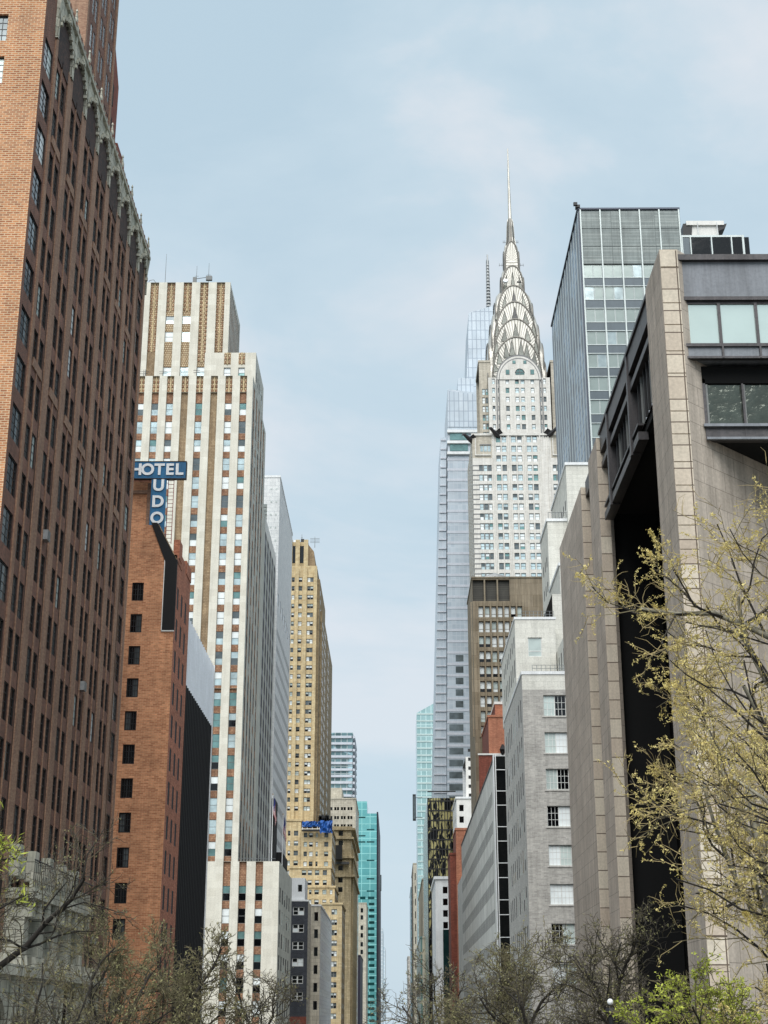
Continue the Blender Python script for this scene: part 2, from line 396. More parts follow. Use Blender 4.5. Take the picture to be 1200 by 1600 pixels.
XL, XR = -19.3, 14.0
W = M
STY = dict(
 dn=dict(kind='sash', frame=W['frameG'], fw=.07, glass=[(W['gS'], 5), (W['gB'], 3), (W['gG'], 2), (W['gT'], 1)], same=.35),
 dnlow=dict(kind='sash', frame=W['frameG'], fw=.07, glass=[(W['gB'], 4), (W['gT'], 3), (W['gK'], 1)], low=[(W['gK'], 5), (W['gD'], 2), (W['gB'], 1)], same=.2),
 dnmid=dict(kind='sash', frame=W['frameG'], fw=.07, glass=[(W['gT'], 3), (W['gS'], 3), (W['gB'], 2)], low=[(W['gK'], 3), (W['gT'], 3)], same=.4),
 hotel=dict(kind='grid', n=(4, 3), frame=W['frameB'], fw=.09, bw=.045, heavy=True, glass=[(W['gD'], 3), (W['gG'], 2), (W['gK'], 1)]),
 tudor=dict(kind='grid', n=(2, 4), frame=W['frameB'], fw=.05, bw=.03, glass=[(W['gD'], 12), (W['gK'], 9), (W['gG'], 6), (W['gC'], 2), (W['gB'], 1)]),
 tudorS=dict(kind='grid', n=(4, 4), frame=W['frameB'], fw=.06, bw=.03, glass=[(W['gG'], 3), (W['gC'], 2), (W['gD'], 2)]),
 ch=dict(kind='sash', frame=W['frameG'], fw=.09, glass=[(W['gB'], 4), (W['gG'], 3), (W['gC'], 2)], low=[(W['gK'], 4), (W['gG'], 2), (W['gB'], 1)], same=.3),
 chd=dict(kind='double', frame=W['frameG'], fw=.09, mw=.2, glass=[(W['gB'], 4), (W['gG'], 3), (W['gC'], 2)], low=[(W['gK'], 4), (W['gG'], 2), (W['gB'], 1)], same=.3),
 chry=dict(kind='sash', frame=W['frameG'], fw=.14, glass=[(W['gS'], 5), (W['gB'], 3), (W['gG'], 2), (W['gT'], 1)], same=.6),
 dark=dict(kind='plain', frame=W['frameG'], fw=.06, glass=[(W['gK'], 3), (W['gD'], 2)]),
 slit=dict(kind='plain', frame=W['frameB'], fw=.05, glass=[(W['gX'], 1)]), sidew=dict(kind='sash', frame=W['frameG'], fw=.06, glass=[(W['gX'], 4), (W['gG'], 1), (W['gC'], 1)]),
 greyF=dict(kind='grid', n=(6, 3), frame=W['frameW'], fw=.07, bw=.04, heavy=True, glass=[(W['gK'], 3), (W['gC'], 2), (W['gB'], 2)]),
 pale=dict(kind='sash', frame=W['frameW'], fw=.10, rail=.28, glass=[(W['gC'], 1)], same=1),
 brown=dict(kind='sash', frame=W['frameBr'], fw=.10, rail=.3, glass=[(W['gB'], 5), (W['gC'], 3)], low=[(W['gK'], 4), (W['gB'], 2)], same=.4),
 brownK=dict(kind='sash', frame=W['frameBr'], fw=.10, rail=.3, glass=[(W['gK'], 4), (W['gB'], 2), (W['gT'], 1)], same=.6),
 sl=dict(kind='plain', frame=W['mull'], fw=.07, glass=[(W['gP'], 9), (W['gS'], 1)]),
 whitewin=dict(kind='double', frame=W['frameW'], fw=.14, mw=.3, glass=[(W['gD'], 4), (W['gB'], 1), (W['gK'], 2)]),
)

# ================================================================== ground, road (below the frame)
mb = MB(); asph = surf('asphalt', (62, 62, 64), (52, 52, 54), rough=.95, var=.2); conc = surf('pavement_concrete', (150, 148, 142), (140, 138, 132), (1.5, 1.5), (110, 108, 104), .02, rough=.95)
mb.poly([(-4000, -1500, 0), (4000, -1500, 0), (4000, 6000, 0), (-4000, 6000, 0)], surf('ground_concrete', (120, 118, 112), rough=.95)); struct(mb, 'ground')
mb = MB(); mb.poly([(-11.5, -200, .004), (8.5, -200, .004), (8.5, 3000, .004), (-11.5, 3000, .004)], asph); struct(mb, 'road')
for n_, a, b in (('pavement', -19.3, -11.5), ('pavement', 8.5, 14.0)):
    mb = MB(); mb.box(a, b, -200, 3000, -.2, .15, conc); struct(mb, n_)
mb = MB(); wp = plain('road_paint', (226, 224, 210))
for y in range(-100, 1500, 12):
    for x in (-5.0, 2.0): mb.poly([(x - .07, y, .008), (x + .07, y, .008), (x + .07, y + 4, .008), (x - .07, y + 4, .008)], wp)
mb.poly([(-1.62, -200, .008), (-1.48, -200, .008), (-1.48, 3000, .008), (-1.62, 3000, .008)], surf('yellow_paint', (214, 170, 60))); struct(mb, 'road_markings')
mb = MB(); mb.box(-19.3, 14, -9, 4, 7.2, 8.3, conc)
for y in (3.7,): mb.box(-19.3, 14, y, y + .3, 8.302, 8.75, conc)
struct(mb, 'overpass')

# ================================================================== L1: tall brown brick apartment tower, left foreground
b = Bld('apartment_tower', 'towering dark brown brick apartment building with paired windows and terracotta arches at left edge', 'building', (-32, 85, 0), seed=3, sub=False)
Y0, Y1, ZT = 68.75, 102.7, 66.2
P0, PIT_B = 73.1, 4.01
FL = [48.3 - 1.9 + 2.77 * k for k in range(-14, 7)]          # window sills; 2.77 m storeys
rowsL = [(z, z + 1.9) for z in FL if z > 7 and z + 1.9 < 64.5]
FLs = Face('L', XL - .09)
cols = [(69.2, 71.0)]
for k in range(7):
    yc = P0 + PIT_B * k; cols += [(yc - 1.22, yc - .20), (yc + .16, yc + 1.18)]
cols.append((100.2, 101.75))
b.facade(FLs, Y0, Y1, 0, ZT, cols, rowsL, .32, W['brickA'], W['brickD'], win=STY['tudor'])
# protruding brick piers between the bays and at both ends
piers = MB()
def ybox(mb, y0, y1, z0, z1, x0, x1, m): mb.box(x0, x1, y0, y1, z0, z1, m)
x_b = XL - .089
ybox(piers, 71.22, 71.70, 0, ZT - 2.5, x_b, XL, W['brickP'])
for k in range(7):
    yc = P0 + PIT_B * k
    y2 = yc + PIT_B - 1.42
    ybox(piers, yc + 1.44, y2, 0, ZT - 2.6, x_b, XL, W['brickP'])
    ybox(piers, y2 + .002, y2 + .13, 0, ZT - 2.6, x_b, XL - .08, W['void']); ybox(piers, yc + 1.30, yc + 1.435, 0, ZT - 2.6, x_b, XL - .08, W['brickD'])  # dark strips paint the shadow line beside each pier
    ybox(piers, yc - .09, yc + .05, 10, ZT - 3.0, x_b, XL - .03, W['brickP'])
ybox(piers, 101.95, Y1 + .003, 0, ZT, x_b, XL, W['brickP'])
ybox(piers, 99.55, 99.95, 0, ZT - 2.6, x_b, XL, W['brickP'])
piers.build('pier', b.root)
# brick panels (ornament) a few storeys below the arches
for k in range(7):
    yc = P0 + PIT_B * k
    for zz in (57.2, 43.4):
        orn = MB()
        for q in range(4):
            orn.box(XL - .088, XL - .02, yc - 1.1 + .06 * q, yc + 1.1 - .06 * q, zz - .1 + q * .14, zz + .04 + q * .14, W['brickP'])
        orn.build('brick_ornament', b.root)
# front face (east)
fcols = [(-22.65, -21.45), (-26.6, -25.4), (-30.6, -29.4), (-34.6, -33.4), (-38.6, -37.4)]
frows = [(61.5 - 2.77 * k, 63.25 - 2.77 * k) for k in range(-8, 19)]
b.facade(Face('F', Y0), -45, XL - .09, 0, ZT, fcols, frows, .22, W['brickF'], win=STY['tudorS'])
b.shell('L', -45, XL - .09, Y0, Y1, ZT, W['brickA'])
# set-back upper block
UX = -21.3
urow = [(z, z + 1.9) for z in [66.6 + 2.77 * k for k in range(0, 12)]]
ucols = []
for k in range(3):
    yc = 87.9 + k * 2.9; ucols += [(yc - .75, yc - .1), (yc + .15, yc + .8)]
b.facade(Face('L', UX), 85.6, 95.3, ZT + .01, 104, ucols, urow, .3, W['brickA'], win=STY['tudor'])
b.facade(Face('F', 85.6), -45, UX, ZT + .01, 104, [(-26.6, -25.4)], [(q + 1, w_ + 1) for q, w_ in urow], .2, W['brickP'], win=STY['tudor'])
b.shell('L', -45, UX, 85.6, 95.3, 104, W['brickA'], ZT)
up = MB()
for yy in (85.6, 89.05, 91.95, 94.75):
    up.box(UX, UX + .07, yy - .003, yy + .45, ZT, 104, W['brickP'])
up.build('upper_pier', b.root)
w2 = b.wall
w2.hexa([(-45, 95.31, ZT), (UX - .3, 95.31, ZT), (UX - .3, 98.9, ZT), (-45, 98.9, ZT), (-45, 95.31, 83.4), (UX - .3, 95.31, 83.4), (UX - .3, 98.9, 79.6), (-45, 98.9, 79.6)], W['redshade'])
for k in range(4):
    w2.box(UX - .31, UX - .22, 96.3, 96.9, 67.5 + 3 * k, 69.4 + 3 * k, W['black'])
w2.box(-45, UX - .1, 98.91, 101.9, ZT, 74.6, W['redshade'])
w2.box(UX - .102, UX - .05, 99.5, 100.1, 68, 69.9, W['black']); w2.box(UX - .102, UX - .05, 99.5, 100.1, 71, 72.9, W['black'])
# terracotta arched cornice, one hood per bay, with pinnacles
def arch_poly(F, mb, a0, a1, z0, zs, zt, d0, d1, mat, n=10, mw=None):
    """wall panel a0..a1 x z0..zt with a round arch cut (springing zs)"""
    r = (a1 - a0) / 2 - .22; c = (a0 + a1) / 2
    pts = [(c - r * math.cos(math.pi * i / n), zs + r * 1.05 * math.sin(math.pi * i / n)) for i in range(n + 1)]
    outer = [(a0 + (a1 - a0) * i / n, zt) for i in range(n + 1)]
    for i in range(n):
        q = [pts[i], pts[i + 1], outer[i + 1], outer[i]]
        mb.poly([F.p(a, z, d0) for a, z in q], mat, q)
        mb.poly([F.p(pts[i][0], pts[i][1], d0), F.p(pts[i + 1][0], pts[i + 1][1], d0), F.p(pts[i + 1][0], pts[i + 1][1], d1), F.p(pts[i][0], pts[i][1], d1)], mat)
    for (u0, u1) in ((a0, c - r), (c + r, a1)):
        F.quad(mb, u0, u1, z0, zs, d0, mat)
    F.quad(mb, a0, c - r, zs, zs + .001, d0, mat)
    mb.poly([F.p(a0, zt, d0), F.p(a1, zt, d0), F.p(a1, zt, d1), F.p(a0, zt, d1)], mat)
    for a in (a0, c - r, c + r, a1):
        mb.poly([F.p(a, z0, d0), F.p(a, zs if a in (c - r, c + r) else zt, d0), F.p(a, zs if a in (c - r, c + r) else zt, d1), F.p(a, z0, d1)], mat)
HX = XL - .36
FT = Face('L', HX + .45)
for k in range(8):
    yc = P0 + PIT_B * k; y1_ = min(yc + 1.98, Y1); y0_ = yc - 1.98
    if k == 7: y0_, y1_ = 99.2, 102.9
    mb = MB(); arch_poly(FT, mb, y0_, y1_, 63.5, 64.2, 66.5, 0, .42, W['terra'])
    mb.box(XL - .085, XL - .03, y0_ + .35, y1_ - .35, 62.7, 66.3, W['brickD'])  # dark panel paints the shade inside the arch
    c = (y0_ + y1_) / 2
    # cusps hanging under the arch, mouldings, shield
    for i in range(1, 10):
        t = math.pi * i / 10; r_ = (y1_ - y0_) / 2 - .22
        a, z = c - r_ * .93 * math.cos(t), 64.2 + r_ * .98 * math.sin(t)
        mb.box(HX + .30, HX + .55, a - .10, a + .10, z - .16, z + .10, W['terra'])
    mb.box(HX + .3, HX + .62, y0_, y1_, 66.5, 66.75, W['terra'])
    mb.box(HX + .2, HX + .50, y0_ + .1, y1_ - .1, 66.752, 67.35, W['terra'])
    for q in range(5):
        a = y0_ + .35 + q * (y1_ - y0_ - .7) / 4; mb.box(HX + .502, HX + .56, a - .12, a + .12, 66.85, 67.25, W['brickA'])
    mb.box(HX + .452, HX + .60, c - .35, c + .35, 65.75, 66.35, W['terra'])
    mb.box(HX + .602, HX + .66, c - .2, c + .2, 65.85, 66.2, W['terra'])
    mb.build('terracotta_arch', b.root)
    for a in (y0_ + .05, y1_ - .05):
        if a < y0_ + 1 or k == 7:
            p = MB()
            p.hexa([(HX + .05, a - .12, 62.6), (HX + .12, a - .12, 62.6), (HX + .12, a + .12, 62.6), (HX + .05, a + .12, 62.6), (HX + .05, a - .20, 66.5), (HX + .56, a - .20, 66.5), (HX + .56, a + .20, 66.5), (HX + .05, a + .20, 66.5)], W['terra'])
            p.box(HX + .2, HX + .54, a - .16, a + .16, 66.5, 67.3, W['terra'])
            p.tube([(HX + .37, a, 67.3), (HX + .37, a, 67.55), (HX + .37, a, 67.75), (HX + .37, a, 68.3), (HX + .37, a, 68.4), (HX + .37, a, 68.6)], [.18, .08, .13, .04, .09, .01], W['terra'], 5)
            p.build('pinnacle', b.root)
# terracotta oriel with balcony low on the street wall
o = MB()
for k in range(9):
    a = 75.4 + k * 1.72
    o.box(XL + .002, XL + (1.0 if k % 2 == 0 else .72), a, a + (.86 if k % 2 == 0 else .5), 10, 15.7, W['terra'])
    o.box(XL + .002, XL + 1.35, a + .05, a + .7, 15.0, 15.9, W['terra'])
    o.box(XL + .001, XL + .12, a + .87, a + 1.71, 10.01, 15.6, W['gX'])
    o.box(XL + .002, XL + (.35 if k % 2 else .5), a, a + (.9 if k % 2 == 0 else .45), 17.0, 18.1 + (.45 if k % 2 == 0 else 0), W['terra'] if k % 2 == 0 else W['terra'])
o.box(XL + .003, XL + 1.45, 75.2, 90.1, 15.9, 16.4, W['terra'])
o.box(XL + .003, XL + 1.25, 75.2, 90.1, 9.4, 10.0, W['terra'])
for q in range(34):
    a = 75.3 + q * .436; o.box(XL + 1.15, XL + 1.3, a, a + .2, 16.4, 17.15, W['terra'])
o.build('oriel', b.root)
rl = MB()
for q in range(38):
    a = 75.25 + q * .395; rl.tube([(XL + 1.36, a, 16.4), (XL + 1.36, a, 17.75)], [.018, .018], W['frameB'], 4)
rl.tube([(XL + 1.36, 75.2, 17.75), (XL + 1.36, 90.1, 17.75)], [.035, .035], W['frameB'], 4); rl.build('balcony_railing', b.root)
base = MB()
FB = Face('L', XL + .8)
for k in range(5):
    a0 = 70.0 + k * 5.6
    arch_poly(FB, base, a0, a0 + 4.4, 0, 9.2, 12.2, 0, .8, W['terra'], 12)
    base.box(XL + .002, XL + 1.0, a0 - 1.2, a0 - .002, 0, 12.6, W['terra'])
base.box(XL + .002, XL + 1.2, Y0, 97, 12.2, 12.7, W['terra'])
for q in range(14): base.tube([(XL + .9, 70.5 + q * 1.9, 12.7), (XL + .9, 70.5 + q * 1.9, 13.2)], [.28, .2], W['terra'], 6)
base.build('arcade', b.root)
for (yy, zz) in ((97.9, 14.8), (77.5, 35.2), (89.6, 29.4)):
    a = MB(); a.box(XL - .2, XL + .22, yy - .32, yy + .32, zz, zz + .55, W['metal'])
    for q in range(5): a.box(XL + .221, XL + .24, yy - .3, yy + .3, zz + .06 + q * .11, zz + .1 + q * .11, W['frameG'])
    a.build('air_conditioner', b.root)
b.finish()

# ================================================================== L2: brick hotel
b = Bld('brick_hotel', 'orange brick hotel with one column of black framed windows, right of the dark brown tower', 'building', (-30, 130, 0), seed=5, sub=True)
YH = 125.3
hr = [(49.7 - 1.66 - 2.868 * k, 49.7 - 2.868 * k) for k in range(16)]
b.facade(Face('F', YH), -40, XL, 0, 48.9, [(-23.13, -22.12), (-30, -29), (-34, -33)], hr, .16, W['brickH'], W['frameB'], win=STY['hotel'])
b.wall.poly([(-40, YH, 48.9), (XL - 1.0, YH, 48.9), (-21.45, YH, 52.2), (-40, YH, 52.2)], W['brickH'], [(-40, 48.9), (-20.3, 48.9), (-21.45, 52.2), (-40, 52.2)])
Fs = Face('L', XL)
b.facade(Fs, YH, 134.3, 0, 49.4, [(126.3, 127.25), (128.85, 129.8), (131.35, 132.3)], [(49.6 - 2.868 * k - 1.95, 49.6 - 2.868 * k) for k in range(1, 17)], .2, W['brickHs'], W['brickD'], win=STY['slit'])
b.wall.box(XL - .5, XL + .06, YH + .9, 128.0, 49.4, 51.1, W['brickHs']); b.wall.box(XL - .5, XL + .003, 128.0, 131, 49.4, 50.2, W['brickHs']); b.wall.box(XL - .5, XL + .06, 131, 134.3, 49.4, 50.6, W['brickHs'])
b.shell('L', -40, XL, YH, 134.3, 49.4, W['brickHs'])
b.wall.poly([(-40, YH + .01, 52.2), (-21.45, YH + .01, 52.2), (-21.45, 129, 52.2), (-40, 129, 52.2)], W['roofdark'])
t = MB()
t.box(XL - 1.02, XL + .03, YH - .12, YH + .3, 42.5, 48.95, W['black'])
t.hexa([(XL - 1.05, YH - .1, 48.8), (XL + .04, YH - .1, 48.8), (XL + .04, YH + 3, 48.8), (XL - 1.05, YH + 3, 48.8), (-21.75, YH - .1, 52.4), (-21.2, YH - .1, 52.4), (-21.2, YH + 3, 52.4), (-21.75, YH + 3, 52.4)], W['black'])
t.build('black_flashing', b.root)
t = MB(); t.hexa([(XL - .3, YH + .15, 48.98), (XL + .02, YH + .15, 48.98), (XL + .02, YH + 2.6, 48.98), (XL - .6, YH + 2.6, 48.98), (-21.3, YH + .15, 52.3), (-21.05, YH + .15, 52.3), (-21.05, YH + 2.6, 52.3), (-21.3, YH + 2.6, 52.3)], W['olive']); t.build('roof_slope', b.root)
t = MB(); t.box(XL - 1.10, XL - 1.03, YH - .1, YH, 42.4, 49, W['slabcol']); t.box(XL - 1.1, XL + .05, YH - .1, YH, 42.38, 42.48, W['slabcol']); t.build('metal_edging', b.root)
ph = MB()
ph.hexa([(-28, 128.2, 52), (-22.15, 128.2, 52), (-22.15, 133, 52), (-28, 133, 52), (-28, 128.2, 57.4), (-22.15, 128.2, 57.4), (-22.15, 133, 57.4), (-28, 133, 57.4)], W['brickH'])
ph.hexa([(-28, 128.2, 57.4), (-22.15, 128.2, 57.4), (-22.15, 133, 57.4), (-28, 133, 57.4), (-28, 128.3, 59.2), (-23.0, 128.3, 59.2), (-23.0, 133, 59.2), (-28, 133, 59.2)], W['brickHs'])
for x in (-24.9, -22.75): ph.box(x, x + .35, 128.05, 128.2, 52, 57.2, W['brickP'])
ph.box(-28, -22.1, 128.06, 128.2, 56.2, 56.5, W['brickP'])
ph.build('penthouse', b.root)
b.finish()

# hotel sign
def text_mesh(body, size, bold, depth):
    cu = bpy.data.curves.new('letters', 'FONT'); cu.body = body; cu.size = size; cu.extrude = depth; cu.offset = bold
    cu.align_x = 'CENTER'; cu.align_y = 'CENTER'; cu.resolution_u = 6
    o = bpy.data.objects.new('letters', cu); COL.objects.link(o)
    dg = bpy.context.evaluated_depsgraph_get(); me = bpy.data.meshes.new_from_object(o.evaluated_get(dg))
    bpy.data.objects.remove(o); return me
sx, sz, sy = -21.56, 58.1, 127.0
sg = empty('hotel_sign', (sx, sy, 51), 'blue rooftop sign with white capitals reading HOTEL across and TUDOR down', 'sign')
t = MB(); t.box(-24.7, -19.14, sy, sy + .35, 57.3, 58.9, W['blue']); t.box(-22.24, -20.88, sy + .02, sy + .33, 50.8, 57.298, W['blue']); t.build('sign_panel', sg)
t = MB()
for (x0, x1, z0, z1) in ((-24.75, -19.09, 58.9, 58.97), (-24.75, -19.09, 57.22, 57.298), (-19.138, -19.07, 57.3, 58.9)): t.box(x0, x1, sy - .03, sy + .38, z0, z1, W['frameB'])
t.box(-22.0, -19.5, sy + .36, sy + .42, 58.95, 59.02, W['frameB']); t.build('sign_edge', sg)
for ch, x, z in [('H', -23.7, 58.1), ('O', -22.65, 58.1), ('T', -21.56, 58.1), ('E', -20.62, 58.1), ('L', -19.75, 58.1), ('U', sx, 56.55), ('D', sx, 54.98), ('O', sx, 53.4), ('R', sx, 51.8)]:
    me = text_mesh(ch, 1.5, .05, .03); me.materials.clear(); me.materials.append(W['letter'])
    o = bpy.data.objects.new('letter', me); COL.objects.link(o); o.rotation_euler = (R(90), 0, 0); o.parent = sg; o.location = (x - sx, -.04, z - 51 - .0)
t = MB()
for x in (-20.72, -20.2): t.tube([(x, sy + .2, 51), (x, sy + .2, 57.3)], [.035, .035], W['red'], 4)
for q in range(17): t.tube([(-20.72, sy + .2, 51.2 + q * .37), (-20.2, sy + .2, 51.2 + q * .37)], [.03, .03], W['red'], 4)
t.build('ladder', sg)

# ================================================================== L3: ribbed black and white box
b = Bld('ribbed_building', 'windowless box, black ribs below and white above, right of the orange brick hotel', 'building', (-27, 144, 0), seed=6)
b.wall.box(-36, XL - .45, 134.4, 155.0, 0, 46.0, W['black']); b.wall.build('wall', b.root); b.wall = MB()
for nm, z0, z1, m in (('black_fins', 0, 39.68, W['black']), ('white_fins', 39.7, 46.15, W['whiteclad'])):
    t = MB(); n = 18; p = 20.5 / n
    for i in range(n):
        y = 134.4 + i * p
        ex = 0 if z0 else .0
        t.poly([(XL - .44, y, z0), (XL, y + p * .45, z0), (XL, y + p * .45, z1), (XL - .44, y, z1)], m)
        t.poly([(XL, y + p * .45, z0), (XL, y + p * .62, z0), (XL, y + p * .62, z1), (XL, y + p * .45, z1)], m)
        t.poly([(XL, y + p * .62, z0), (XL - .44, y + p, z0), (XL - .44, y + p, z1), (XL, y + p * .62, z1)], m)
        t.poly([(XL - .44, y, z1), (XL, y + p * .45, z1), (XL, y + p * .62, z1), (XL - .44, y + p, z1)], m)
        if z0: t.poly([(XL - .44, y, z0), (XL, y + p * .45, z0), (XL, y + p * .62, z0), (XL - .44, y + p, z0)], W['black'])
    t.build(nm, b.root)
t = MB(); t.box(XL - .5, XL + .05, 154.92, 155.15, 0, 46.3, W['white']); t.build('corner_trim', b.root)
b.finish()

# ================================================================== L4: white brick art deco skyscraper (left)
b = Bld('white_skyscraper', 'stepped white brick skyscraper with brown spandrel strips, left of centre', 'building', (-38, 268, 0), seed=8)
YD, XD = 252.0, -26.25
cols = [(-50.4 + 2.72 * k, -50.4 + 2.72 * k + 1.3) for k in range(9)]
rows = [(112.75 - 3.63 * k, 115.16 - 3.63 * k) for k in range(-2, 31)]
zt = 124.2
hi = [r_ for r_ in rows if r_[0] > 65]; lo = [r_ for r_ in rows if r_[0] <= 65]
blank = {i for i, c in enumerate(cols) if abs(c[0] + 39.52) < .3 or abs(c[0] + 34.08) < .3}
F = Face('F', YD)
def dnface(F, a0, a1, z0, z1, cols, rows_hi, blank, mw, sty):
    b.strips(F, a0, a1, z0, z1, cols, rows_hi, .4, mw, W['spand'], blank, W['olive'], win=sty)
dnface(F, -53, XD, 65.0, zt - 3.3, cols, [r_ for r_ in hi if r_[1] < zt - 4], blank, W['dn'], STY['dn'])
# ornament band at the top of the front
b.facade(F, -53, XD, zt - 3.3, zt, cols, [(zt - 3.29, zt - .01)], .4, W['dn'])
orn = MB()
def ornament(mb, F, c0, c1, z0, z1, d, step=.9):
    F.quad(mb, c0, c1, z0, z1, d, W['ochre']); m = (c0 + c1) / 2
    z = z0 + .2
    while z < z1 - .5:
        for a in (c0 + .12, c1 - .42): F.box(mb, a, a + .3, z, z + step * .45, d - .1, d - .01, W['spand'])
        z += step
    F.box(mb, m - .1, m + .1, z0, z1, d - .14, d - .012, W['chanin'])
for c0, c1 in cols: ornament(orn, F, c0, c1, zt - 3.3, zt - .02, .4)
dnface(F, -53, XD, .02, 64.99, cols, lo, blank if False else set(), W['dn'], STY['dnmid'])
# side street wall
sc = [(254.0 + 5.2 * k, 254.0 + 5.2 * k + 2.7) for k in range(5)]
FS = Face('L', XD)
b.strips(FS, YD, 280.5, 0, zt - 1.2, sc, [r_ for r_ in rows if r_[1] < zt - 3 and r_[0] > 1], .3, W['dnside'], W['spand'], win=STY['sidew'])
FS.quad(b.wall, YD, 280.5, zt - 1.2, zt, 0, W['dnside'])
b.shell('L', -53, XD, YD, 280.5, zt, W['dnside'])
# wing B (upper right shoulder)
zb = 130.9; FBf = Face('F', 256.2)
cB = [(-32.3, -31.0), (-29.55, -28.3)]
b.facade(FBf, -36, XD + .004, zt, zb, cB, [(zt + .5, zt + 1.2), (zt + 1.5, zt + 3.6)], .3, W['dn'], win=STY['dn'])
for c0, c1 in cB: ornament(orn, FBf, c0, c1, zt + 4.2, zb - .02, -.02)
b.facade(Face('L', XD + .004), 256.2, 273.0, zt, zb, [(258 + 2.75 * k, 259.2 + 2.75 * k) for k in range(5)], [(zt + 1.5, zt + 3.6)], .3, W['dnside'], win=STY['sidew'])
b.shell('L', -36, XD + .004, 256.2, 273, zb, W['dnside'], zt)
# crown A
za = 149.0; XA = -32.35; YA = 262.0
FA = Face('F', YA)
cA = [(-51.45 + 3.28 * k, -49.8 + 3.28 * k) for k in range(6)]
rA = [(za - 17.4, za - 14.9), (za - 12.8, za - 10.6), (za - 8.9, za - 7.2)]
for i, (c0, c1) in enumerate(cA): pass
b.facade(FA, -53, XA, zt, za, cA, [(zt + .01, za - .01)], .45, W['dn'])
for i, (c0, c1) in enumerate(cA):
    G = FA.shift(.45)
    if i in (2, 3, 0, 4):
        rr = [rA[0], rA[1]] if i in (0, 4) else rA
        rr = [(zt + 1.0, zt + 3.2)] + [(zt + 4.6, zt + 6.6)] + [x for x in (rr[1:] if i in (2, 3) else [])]
        b.facade(G, c0, c1, zt + .01, za - .01, [(c0 + .003, c1 - .003)], rr, .15, W['ochre'], win=STY['dn'])
        last = max(x[1] for x in rr); ornament(orn, G, c0, c1, last + 1, za - .02, -.01)
    else:
        G.quad(b.wall, c0, c1, zt, za - .01, 0, W['olive']); ornament(orn, G, c0, c1, za - 15, za - .02, -.01, .6)
orn.build('ornament', b.root)
sA = [(263 + 2.2 * k, 263.9 + 2.2 * k) for k in range(8)]
b.facade(Face('L', XA), YA, 281, zt, za, sA, [(zt + 1, za - 1)], .3, W['dnside'], W['spand'])
for s0, s1 in sA: Face('L', XA).quad(b.wall, s0, s1, zt + 1, za - 1, .28, W['spand'])
b.shell('L', -53, XA, YA, 281, za, W['dnside'], zt)
# low street block
zl = 35.6
cl = [(-28.62, -27.35), (-25.95, -24.7), (-23.2, -21.95)]
b.strips(Face('F', YD - .35), -31.35, XL, 0, zl - .02, [(-31.2, -30.0)] + cl if False else cl, [r_ for r_ in rows if r_[1] < zl - 2], .4, W['dn'], W['spand'], win=STY['dnlow'])
Face('F', YD - .35).quad(b.wall, -31.35, XL, zl - .02, zl, 0, W['dn'])
b.facade(Face('L', XL), YD - .35, 284, 0, zl, [(254 + 5.5 * k, 256.6 + 5.5 * k) for k in range(5)], [r_ for r_ in rows if r_[1] < zl - 2 and r_[0] > 1], .18, W['dnside'], win=STY['sidew'])
b.wall.poly([(-31.35, YD - .35, zl), (XL, YD - .35, zl), (XL, 284, zl), (-31.35, 284, zl)], W['roofdark'])
b.wall.poly([(-31.35, 284, 0), (XL, 284, 0), (XL, 284, zl), (-31.35, 284, zl)], W['dnside'])
t = MB(); t.box(-21.2, -20.6, 256, 262, zl, zl + 11, W['black']); t.box(-21.6, XL - .3, 262, 275, zl, zl + 2.6, W['black']); t.build('roof_shaft', b.root)
t = MB(); t.tube([(-27, YD + .4, zl + .5), (-20, YD + .4, zl + .5)], [.05, .05], W['metal']); t.box(-27.2, -26.9, YD + .2, YD + .5, zl, zl + 1, W['frameB'])
t.build('roof_rail', b.root)
def antenna(mb, x, y, z, h, arms=3, w=1.2, r=.07):
    mb.tube([(x, y, z), (x, y, z + h)], [r, r * .5], W['frameG'], 4)
    for q in range(arms): zz = z + h * (.45 + .5 * q / arms); mb.tube([(x - w * .5, y, zz), (x + w * .5, y, zz)], [r * .6, r * .6], W['frameG'], 4)
t = MB(); antenna(t, -39.3, YA + 1, za, 4.2, 1, .8); antenna(t, -36.9, YA + 1, za, 4.8, 1, .8); antenna(t, -45.7, YA + 2, za, 7.5, 0)
t.tube([(-40, YA + 1, za + 1.2), (-36.2, YA + 1, za + 1.8)], [.08, .08], W['frameG']); t.box(-37.4, -36.2, YA + .8, YA + 1.4, za + 1.0, za + 1.9, W['frameG']); t.box(-40, -39.3, YA + .8, YA + 1.4, za, za + 1.6, W['frameG'])
t.tube([(-49, YA + 1, za), (-48.6, YA + 1, za + 1), (-47.8, YA + 1, za + 1.1), (-47.2, YA + 1, za + .2)], [.06] * 4, W['frameG'])
for x in (-46.5, -43.2, -46.8): antenna(t, x, YD + .6, zt, 1.6, 2, 1.4, .09)
antenna(t, -36.9, YD + .6, zt, 2.0, 2, 1.2, .12); t.build('antenna', b.root)
b.finish()

